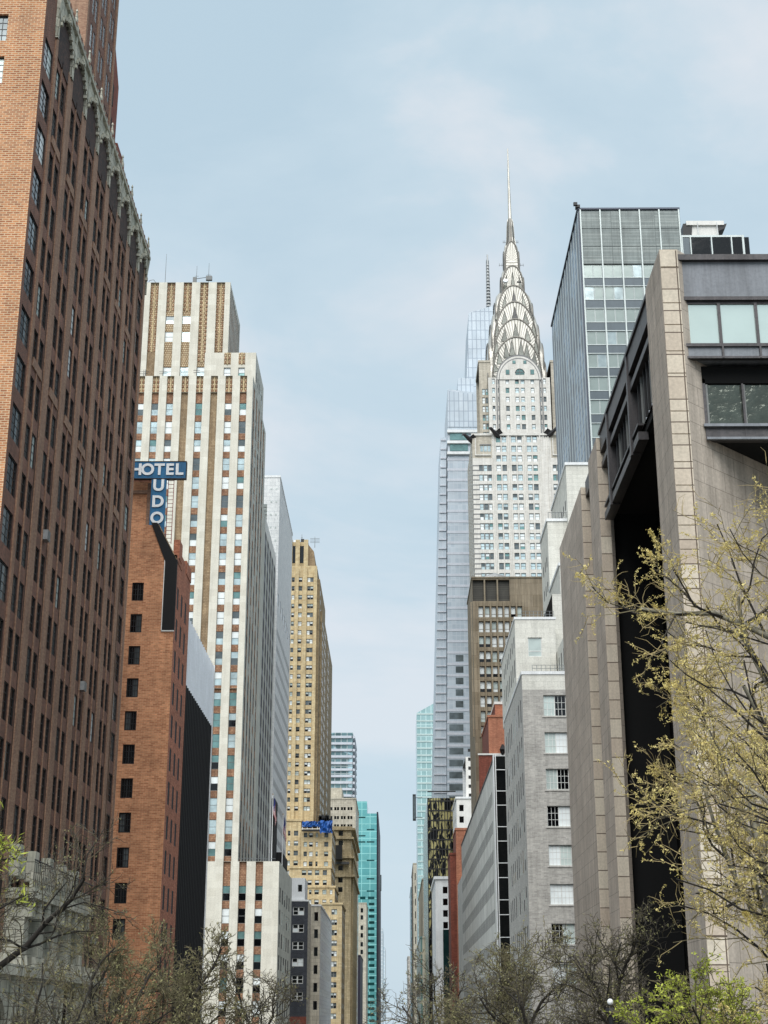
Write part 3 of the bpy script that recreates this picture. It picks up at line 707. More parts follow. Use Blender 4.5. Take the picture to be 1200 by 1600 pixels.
# flags on the low roof
def flag(x, y, z0, h, lab, droop=1.0):
    r = empty('flag', (x, y, z0), lab, 'flag', None)
    t = MB(); t.tube([(x, y, z0), (x, y, z0 + h)], [.09, .05], W['white'], 6); t.tube([(x, y, z0 + h), (x, y, z0 + h + .25)], [.12, .02], W['ochre'], 6); t.build('pole', r)
    rows_, cs = 13, 6; L = 3.6; Hh = 3.0
    me = MB(); stripeR = plain('flag_red', (176, 40, 52)); stripeW = plain('flag_white', (232, 228, 226)); can = plain('flag_blue', (44, 52, 110))
    def P(u, v):
        # limp cloth: fly end falls
        fx = .1 + .75 * u * (1 - .35 * u) + .1 * math.sin(v * 6 + u * 5); return (x + fx, y + .22 * math.sin(u * 9 + v * 2), z0 + h - .2 - v * Hh * (1 - .2 * u) - u * L * .78)
    for i in range(rows_):
        for j in range(cs):
            m = can if (i < 7 and j < 3) else (stripeR if i % 2 == 0 else stripeW)
            me.poly([P(j / cs, i / rows_), P((j + 1) / cs, i / rows_), P((j + 1) / cs, (i + 1) / rows_), P(j / cs, (i + 1) / rows_)], m)
    me.build('cloth', r)
flag(-20.84, 254.5, 35.62, 11.4, 'limp striped flag on the taller pole on the low white roof')
flag(-19.6, 262.0, 35.62, 9.0, 'second limp flag, set farther back and right of the other on the white roof')

# L4b dark striped slab behind
b = Bld('striped_office_block', 'narrow office block with dark purple vertical stripes, behind the white brick skyscraper', 'building', (-34, 297, 0), seed=9)
z = 107.8; purp = surf('violet_black_glass', (40, 36, 56), (28, 26, 42), None, None, .02, .2, .2, .6, 0, 0)
b.wall.box(-45, XD - .35, 280.9, 313.2, 0, z, W['dnside']); b.wall.box(XD - .35, XD, 280.9, 285.4, 0, z, W['dnside']); b.wall.box(XD - .35, XD, 285.4, 313.2, z - 3, z, W['slabcol'])
g_ = MB()
for k in range(5):
    y0 = 285.4 + k * 5.6; b.wall.box(XD - .35, XD, y0 + 3.6, y0 + 5.6, 0, z - 3.002, W['dnside'])
    g_.box(XD - .349, XD - .012, y0, y0 + 3.6, 0, z - 3.003, purp)
    for q in range(27): b.trim.box(XD - .19, XD - .006, y0 + .01, y0 + 3.59, 2 + q * 3.85, 3.3 + q * 3.85, W['mullD'])
g_.build('glazing', b.root); b.finish(trimname='spandrel')

# ================================================================== L5 white grid tower
b = Bld('white_grid_tower', 'smooth white office tower with blank top and fine window rows, left of the tan tower', 'building', (-35, 340, 0), seed=10)
y5, z5, y6 = 319.0, 128.9, 362.0
F = Face('F', y5); S = Face('L', XD)
b.facade(F, -50, XD, 0, z5, [(-28.6 - 3.2, -28.6 - .6)], [(z5 - 42.5, z5 - 38.8)], .5, W['whiteshade'], W['frameB'], win=STY['dark'])
ly = MB(); F.quad(ly, -31.9, -29.1, z5 - 33.5, z5 - 6.5, -.03, W['louver'])
for q in range(30): F.box(ly, -31.9, -29.1, z5 - 33.4 + q * .9, z5 - 33.2 + q * .9, -.09, -.03, W['frameG'])
ly.build('louver', b.root)
dots = MB()
for i in range(22):
    for a in (-33.1, -28.35, -27.2): F.box(dots, a, a + .35, z5 - 3 - i * 3.1, z5 - 2.6 - i * 3.1, -.06, .0, W['mull'])
dots.build('relief', b.root)
sc5 = [(y5 + 1.2 + 1.52 * k, y5 + 1.2 + 1.52 * k + .62) for k in range(27)]
b.facade(S, y5, y6, 96.5, z5, [(y5 + 1.5 + 6.1 * k, y5 + 4.2 + 6.1 * k) for k in range(7)], [(99.2, 101.8)], .9, W['whiteshade'], W['frameB'], win=STY['dark'])
b.facade(S, y5, y6, 0, 96.5, sc5, [(92 - 3.7 * k, 93.5 - 3.7 * k) for k in range(23)], .35, W['whiteshade'], win=STY['slit'])
b.shell('L', -50, XD, y5, y6, z5, W['whiteshade']); b.coping('L', -50, XD, y5, y6, z5, W['white'], .5, .1)
b.finish()

# ================================================================== L12 dark brick + L13 white narrow
b = Bld('dark_brick_building', 'small building of blackened brick with white window frames under a white top', 'building', (-24, 335, 0), seed=11)
y0 = 339; s = y0 / 330
x1 = -18.85 * s; xl = -27; F = Face('F', y0)
zt_ = 10 + 25.2 * s
b.facade(F, xl, x1, 11.5, zt_, [(-22.7, -20.2)], [(CH + (at(465, py, y0)[1] - CH) , CH + (at(465, py - 13, y0)[1] - CH)) for py in (1430, 1457, 1484, 1510, 1537, 1563)], .25, W['darkbrick'], win=STY['whitewin'])
b.facade(F, xl, x1, 0, 11.5, (), (), .2, W['redshade'])
b.facade(Face('L', x1), y0, 352, 0, zt_, [(341.5, 343), (346, 347.5)], [(z_, z_ + 1.6) for z_ in (14, 18, 22, 26, 30)], .2, W['stoneG'], win=STY['dark'])
b.shell('L', xl, x1, y0, 352, zt_, W['stoneG'])
b.facade(Face('F', y0 + .5), xl, x1 - .8, zt_ + .003, 40.9, [(-21.7, -20.8)], [(at(465, 1393, y0)[1], at(465, 1382, y0)[1])], .3, W['white'], win=STY['dark'])
b.facade(Face('L', x1 - .8), y0 + .5, 350, zt_ + .003, 40.9, (), (), .3, W['whiteshade']); b.shell('L', xl, x1 - .8, y0 + .5, 350, 40.9, W['whiteshade'], zt_)
t = MB(); t.box(xl, x1 + .1, y0 - .1, y0 + .5, zt_ - .1, zt_ + .25, W['white']); t.build('coping', b.root)
b.finish()
b = Bld('narrow_white_building', 'narrow whitewashed building with one column of dark windows, beside the tan brick block', 'building', (-21, 360, 0), seed=12)
y0 = 356; xa, za_ = at(488, 1416, y0); xb, _ = at(501, 1416, y0)
b.block('L', xa - 3, xb, y0, 420, 0, za_, W['stoneG'], W['whiteshade'], [(xa + .5, xa + 1.4)], [(at(495, p_ + 14, y0)[1], at(495, p_, y0)[1]) for p_ in (1425, 1452, 1480, 1508, 1536, 1564)], [(362 + 6 * k, 364 + 6 * k) for k in range(9)], [(12 + 4.2 * k, 13.7 + 4.2 * k) for k in range(6)], .25, STY['dark'])
b.coping('L', xa - 3, xb, y0, 420, za_, W['white'], .4, .15); b.finish()

# ------------------------------------------------------------------ helper: facade laid out from surveyed sight lines at distance Y
def rows_at(px, ys, h, Y): return [(at(px, y + h, Y)[1], at(px, y, Y)[1]) for y in ys]
def seq(a, b, n): return [a + (b - a) * i / (n - 1) for i in range(n)]

# ================================================================== L6 tan brick art deco tower
YC = 500.0
b = Bld('tan_skyscraper', 'slender tan brick skyscraper with buttressed crown, centre left of the street', 'building', (-34, 515, 0), seed=14)
def X_(px, py, Y=YC): return at(px, py, Y)[0]
def Z_(px, py, Y=YC): return at(px, py, Y)[1]
F = Face('F', YC)
xr = X_(495, 900); zs = Z_(475, 884)
wy = [902 + 13.75 * i for i in range(32)]
c3 = [(X_(455.5, 930), X_(460, 930)), (X_(466, 930), X_(472, 930)), (X_(480, 930), X_(489.5, 930))]
z3 = Z_(470, 1284)
rr = [(Z_(470, y + 7.2), Z_(470, y)) for y in wy if Z_(470, y + 8) > z3 + .6]
b.facade(F, X_(448, 930), xr, z3, zs, c3[:2] + [], rr, .35, W['chanin'], win=STY['ch']) if False else None
b.facade(F, X_(446, 930), X_(477, 930), z3, zs, c3[:2], rr, .35, W['chanin'], win=STY['ch'])
b.facade(F, X_(477, 930), xr, z3, zs, c3[2:], rr, .35, W['chanin'], win=STY['chd'])
S_ = Face('L', xr)
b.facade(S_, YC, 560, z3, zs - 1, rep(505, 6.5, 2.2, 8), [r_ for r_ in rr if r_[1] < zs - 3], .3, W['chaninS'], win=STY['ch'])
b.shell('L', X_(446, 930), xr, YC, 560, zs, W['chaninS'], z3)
pr = MB()
for px_, w in ((463.5, 1.1), (476, 1.3), (492.5, 1.1)):
    x = X_(px_, 950); F.box(pr, x - w / 2, x + w / 2, z3, zs - 1, -.7, -.003, W['chanin'])
for y_ in (503, 513, 523): S_.box(pr, y_, y_ + 3, z3, zs - 6, -.9, -.003, W['chaninS'])
pr.build('buttress', b.root)
# shoulders toward the street
sh = MB(); xs = xr
for (pxr, ptop, y0, y1) in ((500, 905, 506, 548), (503.5, 955, 512, 552), (507, 970, 530, 556), (512, 1000, 556, 600)):
    x1_ = X_(pxr, ptop, y0); sh.box(xr - 4, x1_, y0, y1, z3, Z_(pxr, ptop, y0), W['chaninS'])
    for q in range(30):
        z_ = Z_(pxr, ptop, y0) - 5 - q * 3.4
        if z_ > z3 + 2: sh.box(x1_ - .2, x1_ + .04, y0 + 3, y0 + 5, z_, z_ + 1.8, W['gD']); sh.box(x1_ - .2, x1_ + .04, y0 + 8, y0 + 10, z_, z_ + 1.8, W['gD'])
sh.build('setback', b.root)
# crown
cr = MB(); zc = Z_(470, 845)
xa_, xb_ = X_(455, 860), X_(481, 860)
cr.box(xa_ - 3, xb_, YC + 1.5, YC + 24, zs, zc, W['chanin'])
for px_ in (458.5, 471.5): x = X_(px_, 860); F.box(cr, x - 1.0, x + 1.0, zs + 1.5, zc - 1.5, 1.35, 1.48, W['gD'])
for px_ in (453.5, 465, 478): x = X_(px_, 860); F.box(cr, x - .75, x + .75, zs, zc + .5, .2, 1.49, W['chanin'])
x0_, x1_ = X_(480, 870), X_(492.5, 870)
cr.hexa([(x0_, YC + 2, zs), (x1_, YC + 2, zs), (x1_, YC + 20, zs), (x0_, YC + 20, zs), (x0_, YC + 2, Z_(482, 847)), (x1_ - .6, YC + 2, Z_(490, 859)), (x1_ - .6, YC + 20, Z_(490, 859)), (x0_, YC + 20, Z_(482, 847))], W['olive'])
cr.build('crown', b.root)
t = MB(); t.box(X_(458, 842), X_(467, 842), YC + 4, YC + 9, zc, zc + 1.6, W['white']); t.box(X_(469, 842), X_(474, 842), YC + 4, YC + 8, zc, zc + 2, W['frameB'])
antenna(t, X_(490, 850), YC + 8, zc, 4.2, 4, 3.4, .12); antenna(t, X_(470, 840), YC + 6, zc + 2, 2.4, 1, .8, .12); t.build('antenna', b.root)
# broad lower stages (nearer faces stacked down to the street)
def stage(Y, pl, pr_, ptop, pbot, colsp, wy, wh, sty, name=None):
    G = Face('F', Y); zt_, zb_ = Z_(pr_, ptop, Y), (Z_(pr_, pbot, Y) if pbot else 0)
    cs = [(X_(a, (ptop + 1500) / 2, Y), X_(c, (ptop + 1500) / 2, Y)) for a, c in colsp]
    rs = [(Z_(pr_, y + wh, Y), Z_(pr_, y, Y)) for y in wy]
    rs = [q for q in rs if q[0] > zb_ + .4]
    b.facade(G, X_(pl, ptop, Y), X_(pr_, ptop, Y), zb_, zt_, cs, rs, .35, W['chanin'], win=sty)
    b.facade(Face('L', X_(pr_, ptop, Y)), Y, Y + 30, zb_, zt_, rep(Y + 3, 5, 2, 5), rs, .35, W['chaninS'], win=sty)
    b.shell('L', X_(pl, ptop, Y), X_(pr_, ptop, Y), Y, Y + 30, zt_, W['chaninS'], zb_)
    b.coping('L', X_(pl, ptop, Y), X_(pr_, ptop, Y), Y, Y + 30, zt_, W['chanin'], .6, .3)
stage(493.0, 440, 470.5, 1283, 0, [(448, 452), (457.5, 464.5)], [1298 + 15.5 * i for i in range(18)], 7.8, STY['ch'])
stage(491.0, 470.5, 519, 1297, 0, [(473, 478.5), (481.5, 487.5), (492, 495.5), (505.5, 512)], [1301, 1315.5, 1330.5, 1346] + [1361 + 15.5 * i for i in range(12)], 7.5, STY['ch'])
stage(489.0, 452, 517, 1357, 0, [(470.5, 477.5), (479.8, 486.3), (491, 498), (503.5, 510)], [1359.5, 1375, 1390, 1405.5, 1421, 1436, 1452, 1468, 1484, 1500, 1516, 1532, 1548, 1564], 8, STY['ch'])
stage(486.0, 452, 523, 1387, 0, [(482, 486), (490.5, 497.5), (503, 509.5), (514.5, 519)], [1390, 1405.5, 1421, 1436, 1452, 1468, 1484, 1500, 1516, 1532, 1548, 1564], 7.5, STY['ch'])
stage(470.0, 503, 534.5, 1413.5, 0, [(504.6, 508), (517.5, 526.5)], [1420.5 + 16.3 * i for i in range(11)], 8.6, STY['chd'])
b.finish()
# scaffold with blue tarpaulin on the setback
sc_ = empty('scaffold_platform', (X_(485, 1300, 489), 489.5, Z_(485, 1300, 489)), 'work platform draped with blue tarpaulin on the tan brick tower', 'scaffold')
t = MB(); zz = Z_(485, 1297, 490)
for px_ in (472.5, 480, 488, 496, 499): x = X_(px_, 1297, 489); t.tube([(x, 488.6, zz), (x, 488.6, zz + 2.2)], [.12, .12], W['white'])
for h in (.2, 1.1, 2.1): t.tube([(X_(472, 1297, 489), 488.6, zz + h), (X_(500, 1297, 489), 488.6, zz + h)], [.1, .1], W['white'])
t.box(X_(472, 1297, 489), X_(500, 1297, 489), 488.5, 490.4, zz - .4, zz, W['frameB']); t.build('platform', sc_)
t = MB(); r_ = random.Random(5)
def cloth(mb, xa, xb, za, zb, y, nx, nz, amp, mat):
    P = {}
    for i in range(nx + 1):
        for j in range(nz + 1): P[i, j] = (xa + (xb - xa) * i / nx, y + r_.uniform(-amp, amp), za + (zb - za) * j / nz + r_.uniform(-amp, amp) * .5 * (1 if j in (0, nz) else 0))
    for i in range(nx):
        for j in range(nz): mb.poly([P[i, j], P[i + 1, j], P[i + 1, j + 1], P[i, j + 1]], mat)
cloth(t, X_(472, 1290, 489), X_(500, 1290, 489), zz + .8, zz + 2.6, 488.3, 14, 3, .35, W['tarp'])
cloth(t, X_(500, 1290, 489), X_(519.5, 1290, 489), zz - 1.2, zz + 2.8, 488.2, 12, 5, .6, W['tarp']); t.build('tarpaulin', sc_)
t = MB()
for q in range(16):
    x = X_(497 + r_.random() * 16, 1280, 490); z0_ = zz + 2 + r_.random() * 1.5
    t.box(x, x + r_.uniform(.6, 1.8), 491, 493, z0_, z0_ + r_.uniform(.4, 2.2), W['frameB'])
for q in range(8): x = X_(494 + q * 3, 1280, 490); t.tube([(x, 491, zz), (x + .3, 491, zz + r_.uniform(3.5, 5.4))], [.12, .12], W['frameB'])
t.build('machinery', sc_)

# generic distant building in street alignment
def simple(name, lab, side, xa, xb, y0, y1, z1, mw, ms, fc, fr, sc, sr, sty, seed, ssty=None, depth=.3, cop=True, extra=None, copm=None):
    b = Bld(name, lab, 'building', ((xa + xb) / 2, (y0 + y1) / 2, 0), seed=seed)
    b.block(side, xa, xb, y0, y1, 0, z1, mw, ms, fc, fr, sc, sr, depth, sty, ssty)
    if cop: b.coping(side, xa, xb, y0, y1, z1, copm or mw, .7, .25)
    if extra: extra(b)
    return b.finish()

# L9 gothic stone building
Y = 620.0
def gx(b):
    t = MB(); x1_ = X_(552, 1310, Y)
    for (pt, o) in ((1294, 1.6), (1308, 1.0), (1367, 1.6), (1338, 1.2)):
        z_ = Z_(552, pt, Y); t.box(X_(520, pt, Y), X_(549, 1310, Y) + o, Y - 1.0, Y + 88, z_ - .8, z_, W['stoneB'])
    t.box(X_(524, 1340, Y), X_(535, 1340, Y), Y - 6, Y - .5, Z_(530, 1345, Y), Z_(530, 1323, Y), W['frameB'])
    t.box(X_(520, 1345, Y), X_(546, 1345, Y), Y - 2.2, Y - .5, Z_(530, 1351, Y), Z_(530, 1347, Y), W['roofdark'])
    t.build('cornice', b.root)
    g2 = MB(); x_ = X_(549, 1310, Y)
    for k in range(8): g2.box(x_ + .01, x_ + .8, Y + 4 + k * 9, Y + 8 + k * 9, 0, Z_(552, 1310, Y) - 4, W['stoneB'])
    g2.build('buttress', b.root)
simple('gothic_stone_building', 'buff stone building with heavy cornices, just right of the tan brick tower', 'L', X_(515, 1290, Y) - 4, X_(549, 1310, Y), Y, Y + 90, Z_(549, 1294, Y), W['stoneB'], W['stoneB'],
       [(X_(529, 1310, Y), X_(536, 1310, Y))], [(Z_(540, p + 8, Y), Z_(540, p, Y)) for p in (1298, 1313, 1352, 1371, 1386)], rep(Y + 5, 9, 3, 9), [(Z_(549, p + 9, Y), Z_(549, p, Y)) for p in (1320, 1345, 1370, 1395, 1420, 1445, 1470, 1495)], STY['dark'], 21, extra=gx)
# L8 pale grey office block
Y = 735.0
simple('pale_office_block', 'pale grey concrete office block with short dark windows, below the stepped glass tower', 'L', X_(490, 1250, Y), X_(556, 1250, Y), Y, Y + 60, Z_(556, 1249, Y), W['stoneG'], W['stoneG'],
       [(X_(501.5 + 10.4 * k + d, 1262, Y), X_(501.5 + 10.4 * k + d + 3.4, 1262, Y)) for k in range(5) for d in (0, 4.2)], [(Z_(530, p + 5, Y), Z_(530, p, Y)) for p in (1261, 1275, 1288)], rep(Y + 3, 4, 1.6, 14), [(z_, z_ + 1.8) for z_ in seq(12, 108, 26)], STY['dark'], 22)
b = None
# L7 stepped glass/white tower
Y = 790.0
def stepx(b):
    t = MB()
    for i, p in enumerate(seq(1150, 1262, 12)):
        t.box(X_(508, 1200, Y), X_(550 if p > 1160 else 549, 1200, Y), Y - .9, Y - .002, Z_(530, p + 3.6, Y), Z_(530, p, Y), W['bandW'])
        t.box(X_(551, 1200, Y) - .5, X_(551, 1200, Y) + 1.2, Y, Y + 40, Z_(530, p + 3.6, Y), Z_(530, p, Y), W['bandW'])
    t.build('floor_band', b.root)
    t = MB(); t.box(X_(500, 1252, Y - 30), X_(534, 1252, Y - 30), Y - 30, Y - 2, 0, Z_(534, 1231, Y - 30), W['stoneG']); t.build('lower_block', b.root)
cw7 = curtain('banded_glass', (90, 112, 114), (130, 160, 164), (170, 180, 180), 3.2, 4.0, .25, .4, .12, (190, 220, 228))
simple('stepped_glass_tower', 'banded glass tower with serrated edge rising above the pale grey office block', 'L', X_(505, 1150, Y), X_(551, 1150, Y), Y, Y + 45, Z_(551, 1147, Y), cw7, cw7, (), (), (), (), STY['dark'], 23, extra=stepx)

# L10 turquoise glass tower
Y = 1120.0
tq = curtain('turquoise_glass', (118, 186, 186), (98, 168, 170), (142, 202, 200), 6.2, 5.4, .3, .3, .15)
tqd = glass('turquoise_vision_glass', (34, 96, 96), .4, .08, .5, .4, .08)
def tqx(b):
    F = Face('F', Y); t = MB(); rr_ = random.Random(3)
    for i in range(34):
        p = 1276 + i * 9.6; low = i > 12
        for (a, c) in ((559, 571), (573, 585)):
            a2 = a + (rr_.random() * 4 if low else 0)
            F.box(t, X_(a2, p, Y), X_(c, p, Y), Z_(570, p + (4.4 if low else 2.2), Y), Z_(570, p, Y), -.05, -.002, tqd if (low or rr_.random() < .3) else tq)
    t.build('window_band', b.root)
    t = MB(); t.box(X_(588.5, 1270, Y), X_(591, 1270, Y), Y + 2, Y + 160, 0, Z_(590, 1268, Y), purp); t.build('side_glazing', b.root)
    t = MB(); t.box(X_(557, 1252, Y), X_(573.5, 1252, Y), Y + .02, Y + 40, Z_(588, 1271, Y) + .01, Z_(573, 1252, Y), tq); t.box(X_(574, 1262, Y), X_(585, 1262, Y), Y + 30, Y + 60, Z_(570, 1277, Y), Z_(584, 1264, Y), W['stoneG']); t.build('penthouse', b.root)
simple('turquoise_glass_tower', 'turquoise glass tower at the left side of the street gap', 'L', X_(556, 1300, Y), X_(588.5, 1300, Y), Y, Y + 120, Z_(588, 1271, Y), tq, tq, (), (), (), (), STY['dark'], 24, cop=False, extra=tqx)
Y = 1010.0
simple('old_stone_building', 'small old stone building with cornices at the foot of the turquoise glass tower', 'L', X_(560, 1420, Y), X_(572.5, 1416, Y), Y, Y + 60, Z_(572, 1412, Y), W['stoneG'], W['stoneG'],
       [(X_(563.5, 1420, Y), X_(567.5, 1420, Y))], [(Z_(566, p + 7, Y), Z_(566, p, Y)) for p in (1419, 1430, 1446, 1458, 1472, 1484, 1498, 1512)], (), (), STY['dark'], 25)
Y = 900.0
simple('dark_glass_front', 'dark glass building low between the pale stone wall and the turquoise tower', 'L', X_(556, 1500, Y), X_(563, 1496, Y), Y, Y + 70, Z_(563, 1494, Y), purp, purp, (), (), (), (), STY['dark'], 26)
for i, (nm, lab, Y, a, c, p, m) in enumerate((
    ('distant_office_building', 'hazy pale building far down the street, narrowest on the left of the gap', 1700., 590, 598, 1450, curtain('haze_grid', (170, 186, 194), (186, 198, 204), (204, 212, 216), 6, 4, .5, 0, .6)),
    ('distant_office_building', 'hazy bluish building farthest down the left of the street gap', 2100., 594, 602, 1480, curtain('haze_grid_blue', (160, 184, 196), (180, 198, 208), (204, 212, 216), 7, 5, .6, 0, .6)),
    ('distant_office_building', 'dark slim building edge beside the turquoise tower', 1500., 586, 593.5, 1369, purp))):
    simple(nm, lab, 'L', X_(a, p, Y), X_(c, p, Y), Y, Y + 120, Z_(c, p, Y), m, m, (), (), (), (), STY['dark'], 30 + i, cop=False)
for (lab, Y, a, c, p, q, side) in (('dark vertical banner sign jutting out beyond the turquoise tower', 1400., 592.5, 596, 1367, 1392, 'L'), ('dark framed vertical sign jutting over the right side of the street gap', 900., 645, 650, 1241, 1282, 'R')):
    r = empty('banner_sign', (X_(a, q, Y), Y, Z_(a, q, Y)), lab, 'sign'); t = MB(); x0_, x1_, z0_, z1_ = X_(a, q, Y), X_(c, q, Y), Z_(a, q, Y), Z_(a, p, Y)
    t.box(x0_, x1_, Y, Y + 2, z0_, z1_, W['frameB']); t.build('panel', r); t = MB(); t.box(x0_ + .4, x1_ - .5, Y - .1, Y - .01, z0_ + 1, z1_ - 1, W['gG']); t.build('face', r)
    t = MB(); e = x1_ if side == 'R' else x0_
    for z_ in (z0_ + 2, z1_ - 2): t.tube([(e, Y + 1, z_), (e + (4 if side == 'R' else -4), Y + 1, z_)], [.2, .2], W['frameB'])
    t.build('bracket', r)

# ================================================================== RIGHT SIDE
# ---- R1 granite and steel block (foreground right)
b = Bld('granite_steel_building', 'angular granite and weathering steel building with deep dark recess, right foreground', 'building', (28, 95, 0), seed=40, sub=True)
ZR = 48.5
def pier(ya, yb, ztop, w, diag, zfront=None):
    t = MB()
    t.poly([(XR, ya, 0), (XR, yb, 0), (XR, yb, ztop), (XR, ya, ztop)], W['granite'], [(ya * .985, 0), (yb * .985, 0), (yb * .985, ztop), (ya * .985, ztop)])
    t.poly([(XR, ya, 0), (XR + w, ya, 0), (XR + w, ya, ztop), (XR, ya, ztop)], W['graniteF'], [(.04, 0), (1.31, 0), (1.31, ztop), (.04, ztop)])
    d = diag; u = d * 1.414
    t.poly([(XR + w, ya, 0), (XR + w + d, ya + d, 0), (XR + w + d, ya + d, ztop), (XR + w, ya, ztop)], W['granite'], [(0, 0), (u, 0), (u, ztop), (0, ztop)])
    t.poly([(XR, yb, 0), (XR + w + d, max(yb, ya + d) + .0, 0), (XR + w + d, max(yb, ya + d), ztop), (XR, yb, ztop)], W['granite'])
    t.poly([(XR, ya, ztop), (XR + w, ya, ztop), (XR + w + d, ya + d, ztop), (XR + w + d, max(yb, ya + d), ztop), (XR, yb, ztop)], W['granite'])
    t.build('granite_pier', b.root)
pier(69.3, 73.9, 48.6, .95, 16.0)
pier(95.4, 99.9, 48.4, .72, .25)
pier(104.5, 119.6, 48.1, .85, .25)
# quoin-like edge courses on the nearest pier front
t = MB()
z = 0.0; k = 0
hs = [1.5, 1.25, 2.1, 1.25]
while z < 48.2:
    h = min(hs[k % 4], 48.55 - z)
    inset = .0
    t.box(XR + inset + .01, XR + .94, 69.3 - .05, 69.3 - .002, z + .03, z + h - .03, W['graniteF']); z += h; k += 1
t.build('edge_course', b.root)
t = MB(); fx = XR + .25
# street roof girder and hanging room frames between the piers
t.box(fx, fx + .9, 73.9, 95.4, 47.3, 48.6, W['corten']); t.box(fx - .12, fx + 1.0, 73.9, 95.4, 48.601, 48.8, W['corten'])
t.box(fx + .1, fx + .8, 99.9, 104.5, 47.3, 48.5, W['corten'])
t.box(fx + .05, fx + .5, 73.9, 95.4, 46.2, 46.6, W['corten'])
for y in (82.6, 91.5): t.box(fx - .1, fx + .5, y - .22, y + .22, 42.1, 48.6, W['corten']); 
t.box(fx, fx + .6, 80.2, 94.8, 42.2, 42.7, W['corten']); t.box(fx, fx + .35, 80.2, 94.8, 43.1, 43.25, W['corten'])
t.build('steel_girder', b.root)
t = MB()
for (y0_, y1_, z0_) in ((74.0, 82.3, 43.2), (82.9, 91.2, 42.72), (91.8, 95.3, 42.72)):
    n = max(2, int((y1_ - y0_) / 1.0))
    for q in range(n):
        a = y0_ + (y1_ - y0_) * q / n; t.box(fx + .4, fx + .5, a + .04, a + (y1_ - y0_) / n - .04, z0_, 46.2, W['gK']); t.box(fx + .3, fx + .52, a - .05, a + .04, z0_, 46.2, W['frameG'] if q % 3 == 0 else W['frameB'])
t.build('hanging_glazing', b.root)
t = MB()
t.box(fx + .5, 30, 74.2, 95, 42.72, 47.2, W['void'])  # black boxes stand for the darkness of the recess
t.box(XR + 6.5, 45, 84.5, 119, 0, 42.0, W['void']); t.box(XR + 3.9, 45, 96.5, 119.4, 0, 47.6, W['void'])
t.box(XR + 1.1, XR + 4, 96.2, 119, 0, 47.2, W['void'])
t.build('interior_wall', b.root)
t = MB(); G = Face('R', XR + 6.2)
for q in range(13):
    a = 85 + q * 1.6; t.box(XR + 6.2, XR + 6.26, a, a + 1.5, 0, 42, W['gK']); t.box(XR + 6.0, XR + 6.3, a + 1.5, a + 1.6, 0, 42, W['frameB'])
for z_ in range(3, 42, 4): t.box(XR + 6.02, XR + 6.28, 85, 106, z_, z_ + .15, W['frameB'])
for q in range(6): t.box(XR + 2.2, XR + 2.6, 100.3 + q * .7, 100.6 + q * .7, 28, 47, W['gG'])
t.build('atrium_glazing', b.root)
# east (camera) side: fascia, top-floor glass, hanging second floor
xe0, xe1 = XR + .96, 46.0; yf = 69.55
t = MB()
t.box(xe0, xe1, yf, yf + .6, 45.95, 48.0, W['cortenL']); t.box(xe0, xe1, yf - .25, yf + .8, 48.0, 48.32, W['corten']); t.box(xe0, xe1, yf - .05, yf + .65, 45.75, 45.948, W['corten'])
t.box(xe0 + .02, xe1, yf, yf + 1.2, 42.5, 43.05, W['cortenL']); t.box(xe0 + .02, xe1, yf - .12, yf + .1, 43.05, 43.22, W['corten']); t.box(xe0 + .02, xe1, yf - .1, yf + .2, 42.38, 42.498, W['corten'])
t.box(xe0, xe1, yf + 1.2, 74, 47.0, 47.9, W['corten']); t.box(xe0, xe1, yf + 1.21, 86, 42.6, 42.9, W['void'])
t.box(xe0, 46, 70.3, 95, 47.9, 48.3, W['roofdark'])
t.build('steel_fascia', b.root)
gl_ = 1.93
for i in range(16):
    x = xe0 + .08 + i * gl_; t = MB()
    t.box(x - .08, x + .08, yf + .1, yf + .32, 43.05, 45.76, W['corten']); t.box(x + .08, x + gl_ - .08, yf + .12, yf + .3, 43.05, 43.2, W['corten']); t.box(x + .08, x + gl_ - .08, yf + .12, yf + .3, 45.6, 45.75, W['corten'])
    if i > 0: t.box(x - .05, x + .05, yf - .12, yf - .002, 42.4, 43.05, W['corten'])
    o = t.build('window', b.root); t = MB(); t.box(x + .08, x + gl_ - .08, yf + .2, yf + .24, 43.2, 45.6, W['gF']); t.build('pane', o)
t = MB(); yl = 70.35; xl0 = 15.94
t.box(xl0, 46, yl - .1, yl + .5, 38.25, 38.85, W['corten']); t.box(xl0 - .1, 46, yl - .3, yl - .102, 38.85, 39.0, W['cortenL']); t.box(xl0, 46, yl - .28, yl - .102, 38.15, 38.27, W['cortenL'])
t.box(xl0, xl0 + .16, yl - .05, yl + 2, 38.85, 41.6, W['corten']); t.box(xl0, 46, yl - .05, yl + .3, 41.35, 42.3, W['void']); t.box(xl0 + .6, 46, yl + .5, 92, 38.3, 38.7, W['void']); t.box(xl0 + .2, 46, yl + .4, yl + .6, 38.8, 42.3, W['void'])
t.box(xl0 + 9, 46, 86, 86.5, 0, 43, W['void']); t.build('hanging_floor', b.root)
for i in range(14):
    x = xl0 + .18 + i * 1.93; t = MB()
    t.box(x, x + .1, yl, yl + .2, 39.0, 41.3, W['frameG']); t.box(x + .1, x + 1.83, yl, yl + .2, 39.0, 39.1, W['frameG']); t.box(x + 1.83, x + 1.93, yl - .12, yl + .2, 38.3, 41.3, W['corten'])
    o = t.build('window', b.root); t = MB(); t.box(x + .1, x + 1.83, yl + .08, yl + .12, 39.1, 41.3, W['gM']); t.build('pane', o)
# void under the floors: wall behind painted black for the deep shade
t = MB(); t.box(30.1, 46, 85.5, 87, 0, 42.4, W['void']); t.box(45.9, 47.5, 69, 119, 0, 48, W['granite']); t.build('rear_wall', b.root)
b.finish()

